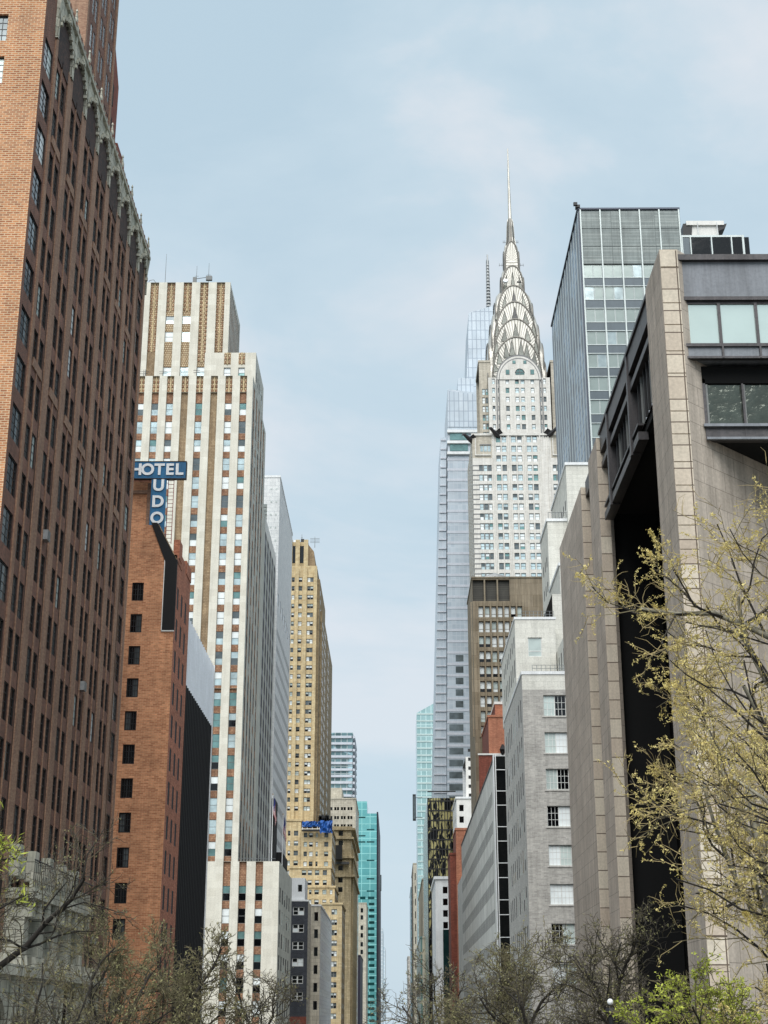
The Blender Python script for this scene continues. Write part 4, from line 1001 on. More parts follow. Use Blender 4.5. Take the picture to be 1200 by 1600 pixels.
# ---- R2 slate glass slab
b = Bld('glass_slab_tower', 'tall slate glass slab with silver mullions and louvred top, behind the granite building', 'building', (45, 264, 0), seed=41)
ya, yb, x0_, x1_, zt_ = 240.0, 288.5, 34.0, 52.75, 152.0
F = Face('F', ya)
bay = 3.62; xs_ = [x0_ + .42 + i * bay for i in range(6)]
prows = []; z = 138.1 - 0
b.wall.box(x0_ + .1, x1_, ya + .3, yb, 0, zt_ - .1, W['spandD'])
lv = MB()
for i in range(5):
    for k in range(3): F.box(lv, xs_[i] + .14, xs_[i] + bay - .14, zt_ - .25 - 3.72 * (k + 1) + .12, zt_ - .25 - 3.72 * k, .02, .097, W['louver'])
lv.build('louver', b.root)
zz0 = 140.85
rws = [(zz0 - 2.75 - 4.47 * k, zz0 - .12 - 4.47 * k) for k in range(26)]
cls = [(xs_[i] + .16 + j * (bay / 2 - .13), xs_[i] + .16 + (j + 1) * (bay / 2 - .16)) for i in range(5) for j in range(2)]
b.facade(F.shift(.1), x0_ + .05, x1_, 0, zt_, cls, rws, .15, W['spandD'], win=STY['sl'])
t = MB()
for i in range(6): F.box(t, xs_[i] - .12, xs_[i] + .12, 0, zt_ + .05, -.18, .099, W['mull'])
F.box(t, x0_ + .0, x0_ + .25, 0, zt_, .0, .4, W['mullD'])
for r0, r1 in rws:
    for i in range(5): F.box(t, xs_[i] + .12, xs_[i] + bay - .12, r1 + .0, r1 + .12, .02, .099, W['mull']); F.box(t, xs_[i] + .12, xs_[i] + bay - .12, r0 - .12, r0, .02, .099, W['mull'])
F.box(t, x0_, x1_, zt_, zt_ + .35, -.2, .4, W['mullD'])
t.build('mullion', b.root)
S = Face('R', x0_); t = MB(); gg = MB()
sgl = curtain('slab_side_glass', (40, 48, 60), (74, 86, 100), (30, 34, 42), 3.7, 2.23, .16, .1, .35, (120, 140, 158))
S.quad(gg, ya + .3, yb, 0, zt_, .05, sgl); gg.build('side_glazing', b.root)
for k in range(13): S.box(t, ya + .3 + k * 3.7, ya + .3 + k * 3.7 + .8, 0, zt_, -.02, .048, W['mull'])
S.box(t, ya, yb, zt_, zt_ + .35, -.2, .4, W['mullD']); t.build('side_mullion', b.root)
t = MB(); t.box(33.6, 34.4, 239.6, 240.6, zt_ + .35, zt_ + .9, W['frameB']); t.box(33.2, 33.9, 239.4, 239.9, zt_ + .7, zt_ + 1.3, W['frameB']); t.build('roof_camera', b.root)
b.wall.poly([(x0_, ya, zt_), (x1_, ya, zt_), (x1_, yb, zt_), (x0_, yb, zt_)], W['roofdark'])
# rear wing with white framed dark panels and cooling tower
wg = MB(); wy = 250.0; zw = 152.3; a0 = 54.9
wg.box(a0, 66.7, wy + .2, wy + 30, 0, zw - .2, W['spandD'])
for i in range(4):
    xx = a0 + [0, 1.6, 5.6, 9.4][i]; ww = [1.5, 3.9, 3.7, 3.5][i]
    Face('F', wy).box(wg, xx + .2, xx + ww - .05, zw - 4.2, zw - .4, .05, .21, W['gK'] if i else W['spandD']); Face('F', wy).box(wg, xx - .02, xx + .2, 120, zw, -.1, .2, W['mull'])
Face('F', wy).box(wg, 66.4, 66.8, 120, zw, -.1, .2, W['mull']); Face('F', wy).box(wg, a0, 66.8, zw - .4, zw, -.05, .21, W['mull']); wg.build('wing', b.root)
ct = MB(); ct.box(56.8, 62.3, wy + 1, wy + 14, zw, zw + 2.6, W['slabcol']); ct.box(56.2, 63.4, wy + .6, wy + 14, zw + 2.6, zw + 3.5, W['slabcol'])
ct.hexa([(55.4, wy + .8, zw - .2), (57, wy + .8, zw - .2), (57, wy + 13, zw - .2), (55.4, wy + 13, zw - .2), (55.6, wy + .8, zw + 3.0), (57.4, wy + .8, zw + 3.0), (57.4, wy + 13, zw + 3.0), (55.6, wy + 13, zw + 3.0)], W['frameB'])
ct.hexa([(62.3, wy + .8, zw + 1.4), (63.6, wy + .8, zw + 2), (63.6, wy + 13, zw + 2), (62.3, wy + 13, zw + 1.4), (62.3, wy + .8, zw + 2.6), (64, wy + .8, zw + 3.0), (64, wy + 13, zw + 3.0), (62.3, wy + 13, zw + 2.6)], W['frameB'])
for x in (58.3, 62.0): ct.tube([(x, wy + .5, zw + .5), (x, wy + .5, zw + 3.1)], [.08, .08], W['white'])
ct.build('cooling_tower', b.root)
b.finish()

# ---- R3 white stepped block
b = Bld('white_stepped_block', 'off white stepped block with slit windows, below the slate glass slab', 'building', (30, 205, 0), seed=42)
wst = surf('offwhite_brick', (226, 224, 214), (214, 212, 202), (1.4, .6), (196, 194, 184), .015, .1, .15)
px0 = 21.5
def st3(x0_, x1_, y0_, y1_, z0_, z1_, n=8, wins=True, slits=2.4):
    rs = [(z_, z_ + 1.5) for z_ in [z1_ - 6 - 3.6 * k for k in range(14)] if z_ > z0_ + .5]
    b.block('R', x0_, x1_, y0_, y1_, z0_, z1_, wst, None, (), (), rep(y0_ + 2, slits, 1.0, n), rs, .4, STY['slit'])
    b.coping('R', x0_, x1_, y0_, y1_, z1_, W['white'], .4, .15)
st3(px0, 34, 184.5, 197.2, 0, 66.4, 4)
st3(px0 + .01, 34, 197.2, 207, 0, 76.8, 3)
st3(24.3, 36, 196, 216, 66.4, 84.8, 6)
t = MB()
for q in range(9): t.tube([(px0 + .2 + q * .5, 197.4, 77.2), (px0 + .2 + q * .5, 197.4, 78.2)], [.04, .04], W['metal'])
t.tube([(px0 + .2, 197.4, 78.2), (px0 + 4.4, 197.4, 78.2)], [.05, .05], W['metal']); t.build('railing', b.root)
b.finish()

# ---- R4 grey brick setback building
b = Bld('grey_brick_building', 'grey brick building with setback roof and large white paned windows, left of the granite building', 'building', (18, 175, 0), seed=43, sub=True)
gxw = 23
fr4 = rows_at(865, [1086, 1144, 1201, 1259, 1320, 1381, 1443, 1506], 32.5, 160)
cx = [(16.27, 18.75)]
sc4 = [(162.2 + 2.75 * k, 162.2 + 2.75 * k + 1.0) for k in range(9)]
b.facade(Face('F', 160), XR, gxw, 0, 44.7, cx, fr4, .3, W['greybrick'], win=STY['greyF'])
b.facade(Face('R', XR), 160, 188, 0, 46.4, sc4, [(r0 - .3, r1) for r0, r1 in fr4], .35, W['greybrickS'], win=STY['sidew'])
Face('F', 160).quad(b.wall, XR, gxw, 44.7, 46.4, 0, wst)
b.shell('R', XR, gxw, 160, 188, 46.4, W['greybrickS'])
Face('F', 160).box(b.trim, XR - .08, gxw, 46.403, 46.75, -.08, .3, W['white']); b.trim.box(XR - .08, XR + .3, 160.3, 188, 46.403, 46.75, W['white'])
Y4 = 169.0; s4 = Y4 / 160
f4 = Face('F', Y4); x4 = XR + .15
zt4 = CH + 42.66 * s4
b.facade(f4, x4, 18.9, 46.4, zt4, [(15.62, 17.25)], [(at(830, 1026, Y4)[1], at(830, 996, Y4)[1])], .2, wst, win=STY['pale'])
b.facade(Face('R', x4), Y4, 192, 46.4, zt4, rep(170.5, 2.75, 1.0, 7), [(48.5, 50.6), (52.0, 53.4)], .35, wst, win=STY['slit'])
b.shell('R', x4, 18.9, Y4, 192, zt4, wst, 46.4)
Face('F', Y4).box(b.trim, x4 - .08, 19.0, zt4 + .003, zt4 + .3, -.08, .3, W['white']); b.trim.box(x4 - .08, x4 + .3, Y4 + .3, 192, zt4 + .003, zt4 + .3, W['white'])
# upper side wing with slanted slit windows
b.facade(Face('F', 172), 19.0, 26, 46.4, CH + 46.4 * s4, (), (), .3, wst); b.shell('R', 19.0, 26, 172, 186, CH + 46.4 * s4, wst, 46.4)
b.facade(Face('R', 19.0), 160.8, 172, 46.4, CH + 39 * s4, rep(162, 2.4, .8, 4), [(48, 50), (51, 52.5)], .3, wst, win=STY['slit'])
t = MB()
for (yy, x0_, x1_, zz) in ((160.2, 15.2, 19.2, 46.75), (169.2, 15.0, 18.8, zt4 + .3)):
    for q in range(9): x = x0_ + (x1_ - x0_) * q / 8; t.tube([(x, yy, zz), (x, yy, zz + .75)], [.03, .03], W['metal'])
    for h in (.35, .75): t.tube([(x0_, yy, zz + h), (x1_, yy, zz + h)], [.03, .03], W['metal'])
t.build('railing', b.root)
t = MB()
for r0, r1 in fr4: Face('F', 160).box(t, 16.1, 18.9, r0 - .16, r0 - .002, -.08, .1, W['greybrickS'])
t.build('sill', b.root)
b.finish(wallname='wall')

# ---- R5 long low pale slab with ribbon windows and black stair strip
b = Bld('ribbon_window_block', 'long pale block with ribbon windows and a black glazed strip at its corner', 'building', (20, 270, 0), seed=44)
S = Face('R', XR); yA, yB = 207.3, 341.0; zA = 45.4
rows5 = [(zA - 5.6 - 4.1 * k, zA - 3.7 - 4.1 * k) for k in range(10)]
whs = surf('stained_white_wall', (232, 232, 226), (220, 220, 214), (3.0, 4.1), (200, 200, 196), .03, .16, .4)
b.facade(S, yA + 1.5, 318, 0, zA, rep(yA + 8, 2.3, 1.15, 46), rows5, .3, whs, win=STY['slit'])
b.facade(S, 318, yB, 0, zA - 6, (), (), .3, whs)
b.wall.poly([(XR, 318, zA), (24, 318, zA), (24, 318, zA - 6), (XR, 318, zA - 6)], whs)
b.facade(Face('F', yA + 1.2), XR, 26, 0, zA, (), (), .3, whs); b.shell('R', XR, 26, yA + 1.2, 318, zA, whs); b.shell('R', XR, 26, 318, yB, zA - 6, whs)
G = Face('F', yA)
t = MB()
xa5, xb5 = XR + .02, XR + 1.72
for x in (xa5 - .25, xa5, xb5 - .1): G.box(t, x, x + .12, 0, zA + .4, 0, 1.2, W['white'])
G.box(t, xa5 - .13, xa5, 0, zA, .1, 1.2, W['frameB'])
zs5 = []; z = zA + .2; k = 0
while z > 3:
    h = 2.95 if k % 2 else 1.95
    G.box(t, xa5 + .12, xb5 - .1, z - .1, z, .0, .3, W['white']); zs5.append((z - h, z - .1)); z -= h; k += 1
t.build('stair_frame', b.root)
for z0_, z1_ in zs5:
    t = MB(); G.box(t, xa5 + .12, xb5 - .1, z0_, z1_, .1, .2, W['gK']); t.build('stair_pane', b.root)
b.coping('R', XR, 26, yA + 1.5, 317.9, zA, W['roofdark'], .3, .1)
t = MB(); r_ = random.Random(4)
for q in range(12): xx = XR + .5 + q * .22; t.tube([(xx, yA + 3 + r_.random() * 3, zA), (xx + .2, yA + 3, zA + r_.uniform(.5, 1.4))], [.07, .05], W['white'] if q % 3 else W['frameB'])
t.build('roof_pipe', b.root)
b.finish()

# ---- R6 orange brick penthouse building, red narrow building
b = Bld('orange_brick_building', 'plain orange brick building between the brown tower and the grey brick building', 'building', (18, 345, 0), seed=45)
Yo = 343.0
def XO(px, py): return at(px, py, Yo)
x0_, zt_ = XO(763, 1120); x1_, _ = XO(803, 1120)
b.block('R', x0_, x1_ + 3, Yo + .5, Yo + 26, 0, zt_, W['redbrick'], W['redshade']); b.coping('R', x0_, x1_ + 3, Yo + .5, Yo + 26, zt_, W['redbrick'], .5, .2)
x0_, zt_ = XO(775, 1095); b.block('R', x0_, x1_ + 3, Yo + 4, Yo + 22, XO(763, 1120)[1], zt_, W['redbrick'], W['redshade']); b.coping('R', x0_, x1_ + 3, Yo + 4, Yo + 22, zt_, W['slabcol'], .6, .2)
x0_, zt_ = XO(748, 1180); b.block('R', x0_, x1_, Yo, Yo + .49, 0, zt_, W['redshade'], W['redshade']); b.coping('R', x0_, x1_, Yo, Yo + .4, zt_, W['slabcol'], .4, .2)
t = MB(); px_, pz_ = XO(785, 1172); 
t.tube([(px_, Yo - .1, pz_ - 1), (px_, Yo - .6, pz_), (px_ + .1, Yo - .1, pz_ + 1.2)], [.35, .75, .3], W['frameB'], 8); t.build('roof_fan', b.root)
b.finish()
b = Bld('narrow_red_building', 'narrow dark red brick building beside the small white corner building', 'building', (15, 350, 0), seed=46)
Yr = 345.0
x0_, zt_ = at(712, 1297, Yr); x1_, _ = at(737, 1297, Yr)
b.block('R', x0_, x1_ + 2, Yr, Yr + 16, 0, zt_, W['redbrick'], W['redshade']); b.coping('R', x0_, x1_ + 2, Yr, Yr + 16, zt_, W['redbrick'], .5, .15)
x2_, z2_ = at(703, 1336, Yr + 1); b.block('R', x2_, x0_ + .01, Yr + 1, Yr + 15, 0, z2_, W['redshade'], W['redshade']); b.coping('R', x2_, x0_, Yr + 1, Yr + 15, z2_, W['redshade'], .5, .15)
b.finish()

# ---- R7 brown concrete grid tower
b = Bld('brown_grid_tower', 'brown concrete tower with a window grid and tall louvred top bays, below the silver spire', 'building', (26, 385, 0), seed=47)
Yb = 370.0
def XB(px, py=1000): return at(px, py, Yb)[0]
def ZB(py): return at(780, py, Yb)[1]
F = Face('F', Yb); x0_, x1_ = XB(737.5, 903), XB(848, 903); zt_ = ZB(903)
colp = []
for i in range(8):
    a = 737.2 + i * 10.2; colp.append((XB(a + .9), XB(a + 8.8)))
rws = [(ZB(p + 17.3), ZB(p)) for p in seq(947, 1134, 9)]
lpx = XB(818.6, 1000)
b.facade(F, x0_, lpx, 0, ZB(941), colp, rws, .7, W['brown'], win=STY['brown'])
b.facade(F, x0_, lpx, ZB(941), zt_, [(XB(737 + 20.1 * i + 1.2, 920), XB(737 + 20.1 * i + 19, 920)) for i in range(4)], [(ZB(939), ZB(905.5))], .9, W['brown'])
for i in range(4): F.quad(b.wall, XB(737 + 20.1 * i + 1.2, 920), XB(737 + 20.1 * i + 19, 920), ZB(939), ZB(905.5), .88, surf('dark_louvre', (74, 72, 64), (60, 58, 52), (6, .5), (40, 38, 34), .06, .3, .2, .7, offset=0))
F.quad(b.wall, lpx, x1_ + 6, 0, zt_, 0, W['brown'])
pm = MB()
for i in range(9): x = XB(737.2 + i * 10.2, 1000); F.box(pm, x - .18, x + .18, ZB(1152), ZB(941) if i < 9 else zt_, -.35, -.003, W['brown'])
pm.build('fin', b.root)
F.k
S = Face('R', x0_); b.facade(S, Yb, Yb + 26, 0, zt_, rep(Yb + 3, 4.2, .5, 5), [(20, zt_ - 14)], .4, W['brown']); b.shell('R', x0_, x1_ + 6, Yb, Yb + 26, zt_, W['brown'])
for k in range(5): S.quad(b.wall, Yb + 3 + 4.2 * k, Yb + 3.5 + 4.2 * k, 20, zt_ - 14, .38, W['olive'])
b.coping('R', x0_, x1_ + 6, Yb, Yb + 26, zt_, W['brown'], .3, .2)
t = MB(); px_ = XB(775, 898)
t.tube([(px_ - 3, Yb + 5, zt_), (px_ - 2.2, Yb + 5, zt_ + 1.4), (px_, Yb + 5, zt_ + 2.1), (px_ + 2.2, Yb + 5, zt_ + 1.4), (px_ + 3, Yb + 5, zt_)], [.8] * 5, W['metal'], 6); t.build('roof_duct', b.root)
b.finish()

# ---- R12 small white buildings
Y = 420.0
b = Bld('white_corner_building', 'small white building with four dark square windows, right of the street gap', 'building', (10, 440, 0), seed=48)
x0_, zt_ = at(680, 1374, Y); x1_ = at(703, 1374, Y)[0]
F = Face('F', Y)
b.block('R', x0_, x1_ + .5, Y, Y + 40, 0, zt_, W['white'], W['whiteshade'], [(at(692, 1400, Y)[0], at(699.5, 1400, Y)[0])], [(at(695, p + 10.5, Y)[1], at(695, p, Y)[1]) for p in (1385.5, 1404, 1422, 1440.5)], (), (), .5, STY['dark'])
b.coping('R', x0_, x1_ + .5, Y, Y + 40, zt_, W['white'], .8, .4)
t = MB(); t.box(at(692, 1454, Y)[0], x1_ + .3, Y - 1.5, Y - .01, 0, at(695, 1453, Y)[1], glass('green_black_glass', (30, 60, 60), .3, .08)); t.build('glass_bay', b.root); b.finish()
Y = 460.0
b = Bld('white_stone_tower', 'narrow white stone building with two dark windows, behind the dark red brick building', 'building', (20, 470, 0), seed=49)
x0_, zt_ = at(713, 1248, Y); x1_ = at(734, 1248, Y)[0]
b.block('R', x0_, x1_ + 8, Y, Y + 30, 0, zt_, W['slabcol'], W['whiteshade'], [(at(717.5, 1260, Y)[0], at(724.5, 1260, Y)[0])], [(at(720, p + 10, Y)[1], at(720, p, Y)[1]) for p in (1257.5, 1275.5)], rep(Y + 3, 4, 1.5, 6), [(zt_ - 6 - 4.4 * k, zt_ - 4.4 - 4.4 * k) for k in range(10)], .4, STY['dark']); b.coping('R', x0_, x1_ + 8, Y, Y + 30, zt_, W['white'], .6, .3)
b.facade(Face('F', Y + 3), x0_ + 3.2, x1_ + 8, zt_, at(726, 1180, Y)[1], (), (), .3, W['slabcol']); b.shell('R', x0_ + 3.2, x1_ + 8, Y + 3, Y + 25, at(726, 1180, Y)[1], W['whiteshade'], zt_)
for q in range(6): Face('F', Y + 3).box(b.trim, x0_ + 4, x0_ + 5.4, zt_ + 1 + 2.8 * q, zt_ + 2 + 2.8 * q, -.05, -.002, W['frameB'])
b.finish()

# ---- R11 black and gold mirrored glass building
def wavy(name):
    k = NT(name); uv = k.mapuv(1, .35, 1)
    br = k.n('TexBrick', offset=0.0); br.inputs['Scale'].default_value = 1
    for n_, v in (('Color1', lin((20, 24, 28))), ('Color2', lin((16, 20, 20))), ('Mortar', lin((6, 6, 8))), ('Mortar Size', .08), ('Brick Width', 1.6), ('Row Height', 1.3)): br.inputs[n_].default_value = v
    uv2 = k.mapuv(); k.l(uv2, br.inputs['Vector'])
    nz = k.n('TexNoise', Scale=.35, Detail=2.5, Distortion=2.2); k.l(uv, nz.inputs['Vector'])
    f = k.ramp(nz.outputs[0], [(.47, g(0)), (.52, g(1))]); col = k.mix(f, br.outputs[0], lin((196, 184, 128)))  # gold bands are reflections painted in with noise
    k.l(col, k.b.inputs['Base Color']); k.b.inputs['Metallic'].default_value = .6; k.b.inputs['Roughness'].default_value = .15; return k.m
wv = wavy('wavy_painted_reflection'); Y = 520.0
x0_, zt_ = at(668, 1247, Y); x1_ = at(712, 1247, Y)[0]
def hy(b):
    t = MB()
    for i in range(11): x = x0_ + (x1_ - x0_) * i / 10; t.box(x - .12, x + .12, Y - .4, Y - .002, 0, zt_, W['frameB'])
    for q in range(26): t.box(x0_, x1_, Y - .3, Y - .003, 4 + q * 3.3, 4.4 + q * 3.3, W['frameB'])
    t.build('mullion', b.root)
simple('bronze_mirror_building', 'black and gold mirrored glass block with wavy reflections, right of the street gap', 'R', x0_, x1_, Y, Y + 90, zt_, wv, wv, (), (), (), (), STY['dark'], 50, cop=False, extra=hy)

# ---- far right-hand buildings lining the gap
for i, (nm, lab, Y, a, c, p, m, fc) in enumerate((
    ('cream_building', 'cream stone building low in the street gap below the pale green tower', 640., 660, 668, 1375, W['stoneG'], (665, 668)),
    ('green_fronted_building', 'low building with green glazed bays near the bottom of the street gap', 600., 657, 668, 1466, curtain('green_bays', (110, 150, 146), (150, 180, 174), (214, 208, 190), 2.2, 9, .5, .3, .2), None),
    ('grey_slab_building', 'thin grey building with small dark windows at the right of the street gap', 1100., 645.5, 652, 1350, W['stoneG'], (648.5, 650)),
    ('teal_edge_building', 'thin teal glass building at the right edge of the street gap', 1300., 642, 647, 1387, curtain('teal_edge', (80, 110, 120), (110, 150, 156), (130, 140, 146), 4, 5, .5, .4, .2), None),
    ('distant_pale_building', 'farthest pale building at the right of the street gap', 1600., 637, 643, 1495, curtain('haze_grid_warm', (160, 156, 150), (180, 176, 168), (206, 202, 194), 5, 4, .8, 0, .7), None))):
    xx0, zt_ = at(a, p, Y); xx1 = at(c, p, Y)[0]
    fcs = [(at(fc[0], p + 80, Y)[0], at(fc[1], p + 80, Y)[0] - .05)] if fc else ()
    if fc: xx1 = at(c, p, Y)[0] + 2
    fr = [(at(a, p + 14 + q * (11 if Y < 900 else 20) + (6 if Y < 900 else 11), Y)[1], at(a, p + 14 + q * (11 if Y < 900 else 20), Y)[1]) for q in range(9)] if fc else ()
    simple(nm, lab, 'R', xx0, xx1, Y, Y + 110, zt_, m, m, fcs, fr, (), (), STY['dark'], 60 + i)

# ---- R10 pale green tower
Y = 960.0
pg = curtain('pale_green_glass', (158, 194, 194), (176, 208, 208), (196, 222, 222), 3.4, 7.5, .25, .35, .15)
b = Bld('pale_green_glass_tower', 'hazy pale green glass tower with slanted top, left of the blue glass skyscraper', 'building', (16, 970, 0), seed=51)
x0_, za = at(651, 1114, Y); x1_, zb_ = at(673, 1100, Y)
t = b.wall; t.hexa([(x0_, Y, 0), (x1_ + 12, Y, 0), (x1_ + 12, Y + 50, 0), (x0_, Y + 50, 0), (x0_, Y, za), (x1_ + 12, Y, zb_ + 6), (x1_ + 12, Y + 50, zb_ + 6), (x0_, Y + 50, za)], pg)
for q in range(44): Face('F', Y).box(b.trim, x0_, x1_ + 10, 8 + q * 4.5, 9.1 + q * 4.5, -.25, -.01, plain('sage_spandrel', (186, 206, 204), .5))
b.finish(wallname='glass_wall', trimname='spandrel')

# ---- R9 blue glass supertall with mast
YV = 560.0
b = Bld('blue_glass_skyscraper', 'blue glass skyscraper of tapering layers with a thin mast, left of the silver spire', 'building', (35, 590, 0), seed=52)
vb = curtain('pale_blue_glass', (168, 180, 190), (184, 194, 202), (190, 197, 205), 1.6, 4.5, .1, .15, .3)  # distance haze is put into these pale glass colours
vt = curtain('pale_blue_glass_top', (172, 184, 194), (188, 198, 206), (142, 154, 168), 1.9, 4.5, .16, .1, .35)
def slab(pts, Y, d, mat, nm, lo=0):
    """pts: left-bottom, right-bottom, right-top, left-top as surveyed sight lines on the plane at distance Y"""
    q = [at(px, py, Y) for px, py in pts]; t = MB()
    f = [(q[0][0], Y, q[0][1]), (q[1][0], Y, q[1][1]), (q[1][0], Y + d, q[1][1]), (q[0][0], Y + d, q[0][1]), (q[3][0], Y, q[3][1]), (q[2][0], Y, q[2][1]), (q[2][0], Y + d, q[2][1]), (q[3][0], Y + d, q[3][1])]
    t.hexa(f, mat); t.build(nm, b.root); return f
slab([(698, 1590), (775, 1590), (775, 617), (699.5, 608)], YV, 40, vb, 'glass_tier')
slab([(670, 1590), (698, 1590), (697.5, 683), (688.5, 684)], YV + 2, 34, vb, 'glass_tier')
slab([(714, 700), (740, 700), (740, 592), (715.5, 590)], YV + 14, 30, vt, 'glass_tier')
slab([(726, 700), (800, 700), (800, 468), (732.5, 489)], YV + 26, 30, vt, 'glass_tier')
slab([(699.6, 667), (775, 667), (775, 620), (699.7, 610.5)], YV - .25, .2, vt, 'upper_glazing')
F = Face('F', YV); t = MB(); bz = []
py = 716.0
while py < 1240: bz.append(py); py += 15.9 + (py - 716) * .0062
for p in bz: F.box(t, at(698.5, p, YV)[0], at(775, p, YV)[0], at(720, p + 3.8, YV)[1], at(720, p, YV)[1], -.12, -.01, W['bandW'])
for p in (673, 690, 707): F.box(t, at(698.5, p, YV)[0], at(775, p, YV)[0], at(720, p + 4, YV)[1], at(720, p, YV)[1], -1.2, -.01, W['white'])
for p in seq(684, 1236, 40): F2 = Face('F', YV + 2); xx0 = at(689.0 - (p - 684) * .0204, p, YV)[0]; F2.box(t, xx0, at(697.4, p, YV)[0], at(690, p + 2, YV)[1], at(690, p, YV)[1], -.4, -.01, W['bandW'])
t.build('spandrel_band', b.root)
for p in (677.5, 694.5): t = MB(); F.box(t, at(703, p, YV)[0], at(731, p, YV)[0], at(720, p + 10, YV)[1], at(720, p, YV)[1], -.35, -.05, W['gT']); t.build('observation_glazing', b.root)
for p in [q + 5.6 for q in bz if q > 1010]: t = MB(); F.box(t, at(712 - (p > 1100) * 10, p, YV)[0], at(724, p, YV)[0], at(720, p + 10, YV)[1], at(720, p, YV)[1], -.06, -.02, W['gG']); t.build('dark_glazing', b.root)
t = MB()
for (a, p, q) in ((697.8, 684, 1590), (688.7, 684, 760)): pass

t = MB(); mx, mz0 = at(763.5, 482, YV + 40); mz1 = at(763, 398, YV + 40)[1]
for dx, dy in ((-1, -1), (1, -1), (1, 1), (-1, 1)): t.tube([(mx + dx * 1.05, YV + 40 + dy * 1.05, mz0 - 10), (mx + dx * .5, YV + 40 + dy * .5, mz1 - 3)], [.16, .14], W['metal'], 4)
t.tube([(mx, YV + 40, mz0 - 8), (mx, YV + 40, mz1)], [.5, .35], W['metal'], 5)
n = 17
for q in range(n):
    z_ = mz0 - 4 + (mz1 - mz0) * q / n; w_ = 1.15 - .6 * q / n; t.box(mx - w_, mx + w_, YV + 40 - w_, YV + 40 + w_, z_, z_ + .35, W['metal'])
t.build('mast', b.root)
b.finish()

# ---- R8 art deco skyscraper with stainless crown
YK = 488.0
b = Bld('silver_spired_skyscraper', 'pale art deco skyscraper with scalloped stainless steel crown and needle spire, right of centre', 'building', (45, 505, 0), seed=53)
CXK = 45.1; HWK = 17.4; AX = YK + HWK
F = Face('F', YK); S = Face('R', CXK - HWK)
zlow = 207.5
tops = [207.3 - 3.62 * k for k in range(48)]
rK = [(t_ - 2.35, t_) for t_ in tops if t_ > 14]
cK = [(35.95, 37.6), (37.95, 39.6), (41.15, 42.9), (43.3, 45.1), (47.2, 48.9), (49.25, 50.95)]
cK = [(c0, c1) for c0, c1 in cK]
xL, xRr = CXK - HWK, CXK + HWK
rK2 = [r_ for r_ in rK if r_[1] < 203.9]
# central three bays
b.facade(F, 34.6, 55.6, 0, zlow, [(36.1, 37.75), (38.15, 39.8), (41.5, 43.2), (43.6, 45.3), (47.0, 48.65), (49.05, 50.7)], rK, .4, W['chry'], win=STY['chry'])
# corner bays with dark horizontal bands and a corner window group
for (a0, a1, cc) in ((xL, 34.6, [(29.9, 31.3), (31.5, 32.9), (33.1, 34.4)]), (55.6, xRr, [(55.9, 57.2), (57.4, 58.8), (59.0, 60.4)])):
    zcap = zlow - 8.5
    b.facade(F, a0, a1, 0, zcap, cc, [r_ for r_ in rK if r_[1] < zcap - 2.5], .4, W['chry'], win=STY['chry'])
    F.quad(b.wall, a0, a1, zcap, zlow, 0, W['chryB'])
bd = MB()
for r0, r1 in rK:
    if r1 > zlow - 11: continue
    for zz_ in (r0 + .1, r1 - .5):
        F.box(bd, xL, 29.9, zz_, zz_ + .42, -.05, -.002, W['chryG']); F.box(bd, 60.4, xRr, zz_, zz_ + .42, -.05, -.002, W['chryG'])
        S.box(bd, YK, YK + 3, zz_, zz_ + .42, -.05, -.002, W['chryG'])
    for a in (31.4, 33.0, 57.3, 58.9): F.box(bd, a - .08, a + .08, r0, r1, -.06, .1, W['chryG'])
bd.build('grey_brick_band', b.root)
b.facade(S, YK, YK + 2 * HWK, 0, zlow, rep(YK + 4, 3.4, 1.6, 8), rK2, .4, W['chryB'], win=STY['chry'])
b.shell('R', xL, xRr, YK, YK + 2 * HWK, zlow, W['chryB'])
# mullion piers
pv = MB()
for a in (35.2, 40.5, 46.2, 51.6, 54.6): F.box(pv, a - .22, a + .22, 20, zlow + 2, -.35, -.003, W['chry'])
pv.build('pier', b.root)
# decorative top: recessed corner panels with arched head
dc = MB()
for (a0, a1) in ((28.6, 34.2), (56.0, 61.6)):
    F.box(dc, a0, a1, zlow - 7.6, zlow - 7.2, -.4, -.01, W['chry']); F.box(dc, a0, a0 + .4, zlow - 7.2, zlow - 1, -.25, -.01, W['chry'])
    for q in range(3): F.box(dc, a0 + 1.9 + q * 1.3, a0 + 2.95 + q * 1.3, zlow - 6, zlow - 3.9, -.03, -.006, W['gS'])
    F.box(dc, a0 + 1.7, a0 + 5.8, zlow - 3.6, zlow - 3.3, -.3, -.01, W['chryG'])
F.box(dc, xL - .3, xRr + .3, zlow, zlow + .8, -.4, 1, W['chry'])
for a0 in (36.0, 48.9):
    for q in range(4): F.box(dc, a0 + q * 1.0, a0 + q * 1.0 + .62, zlow - .3 + .0, zlow + 1.4 if False else zlow - .002, -.03, -.006, W['gK'])
dc.build('ornament', b.root)
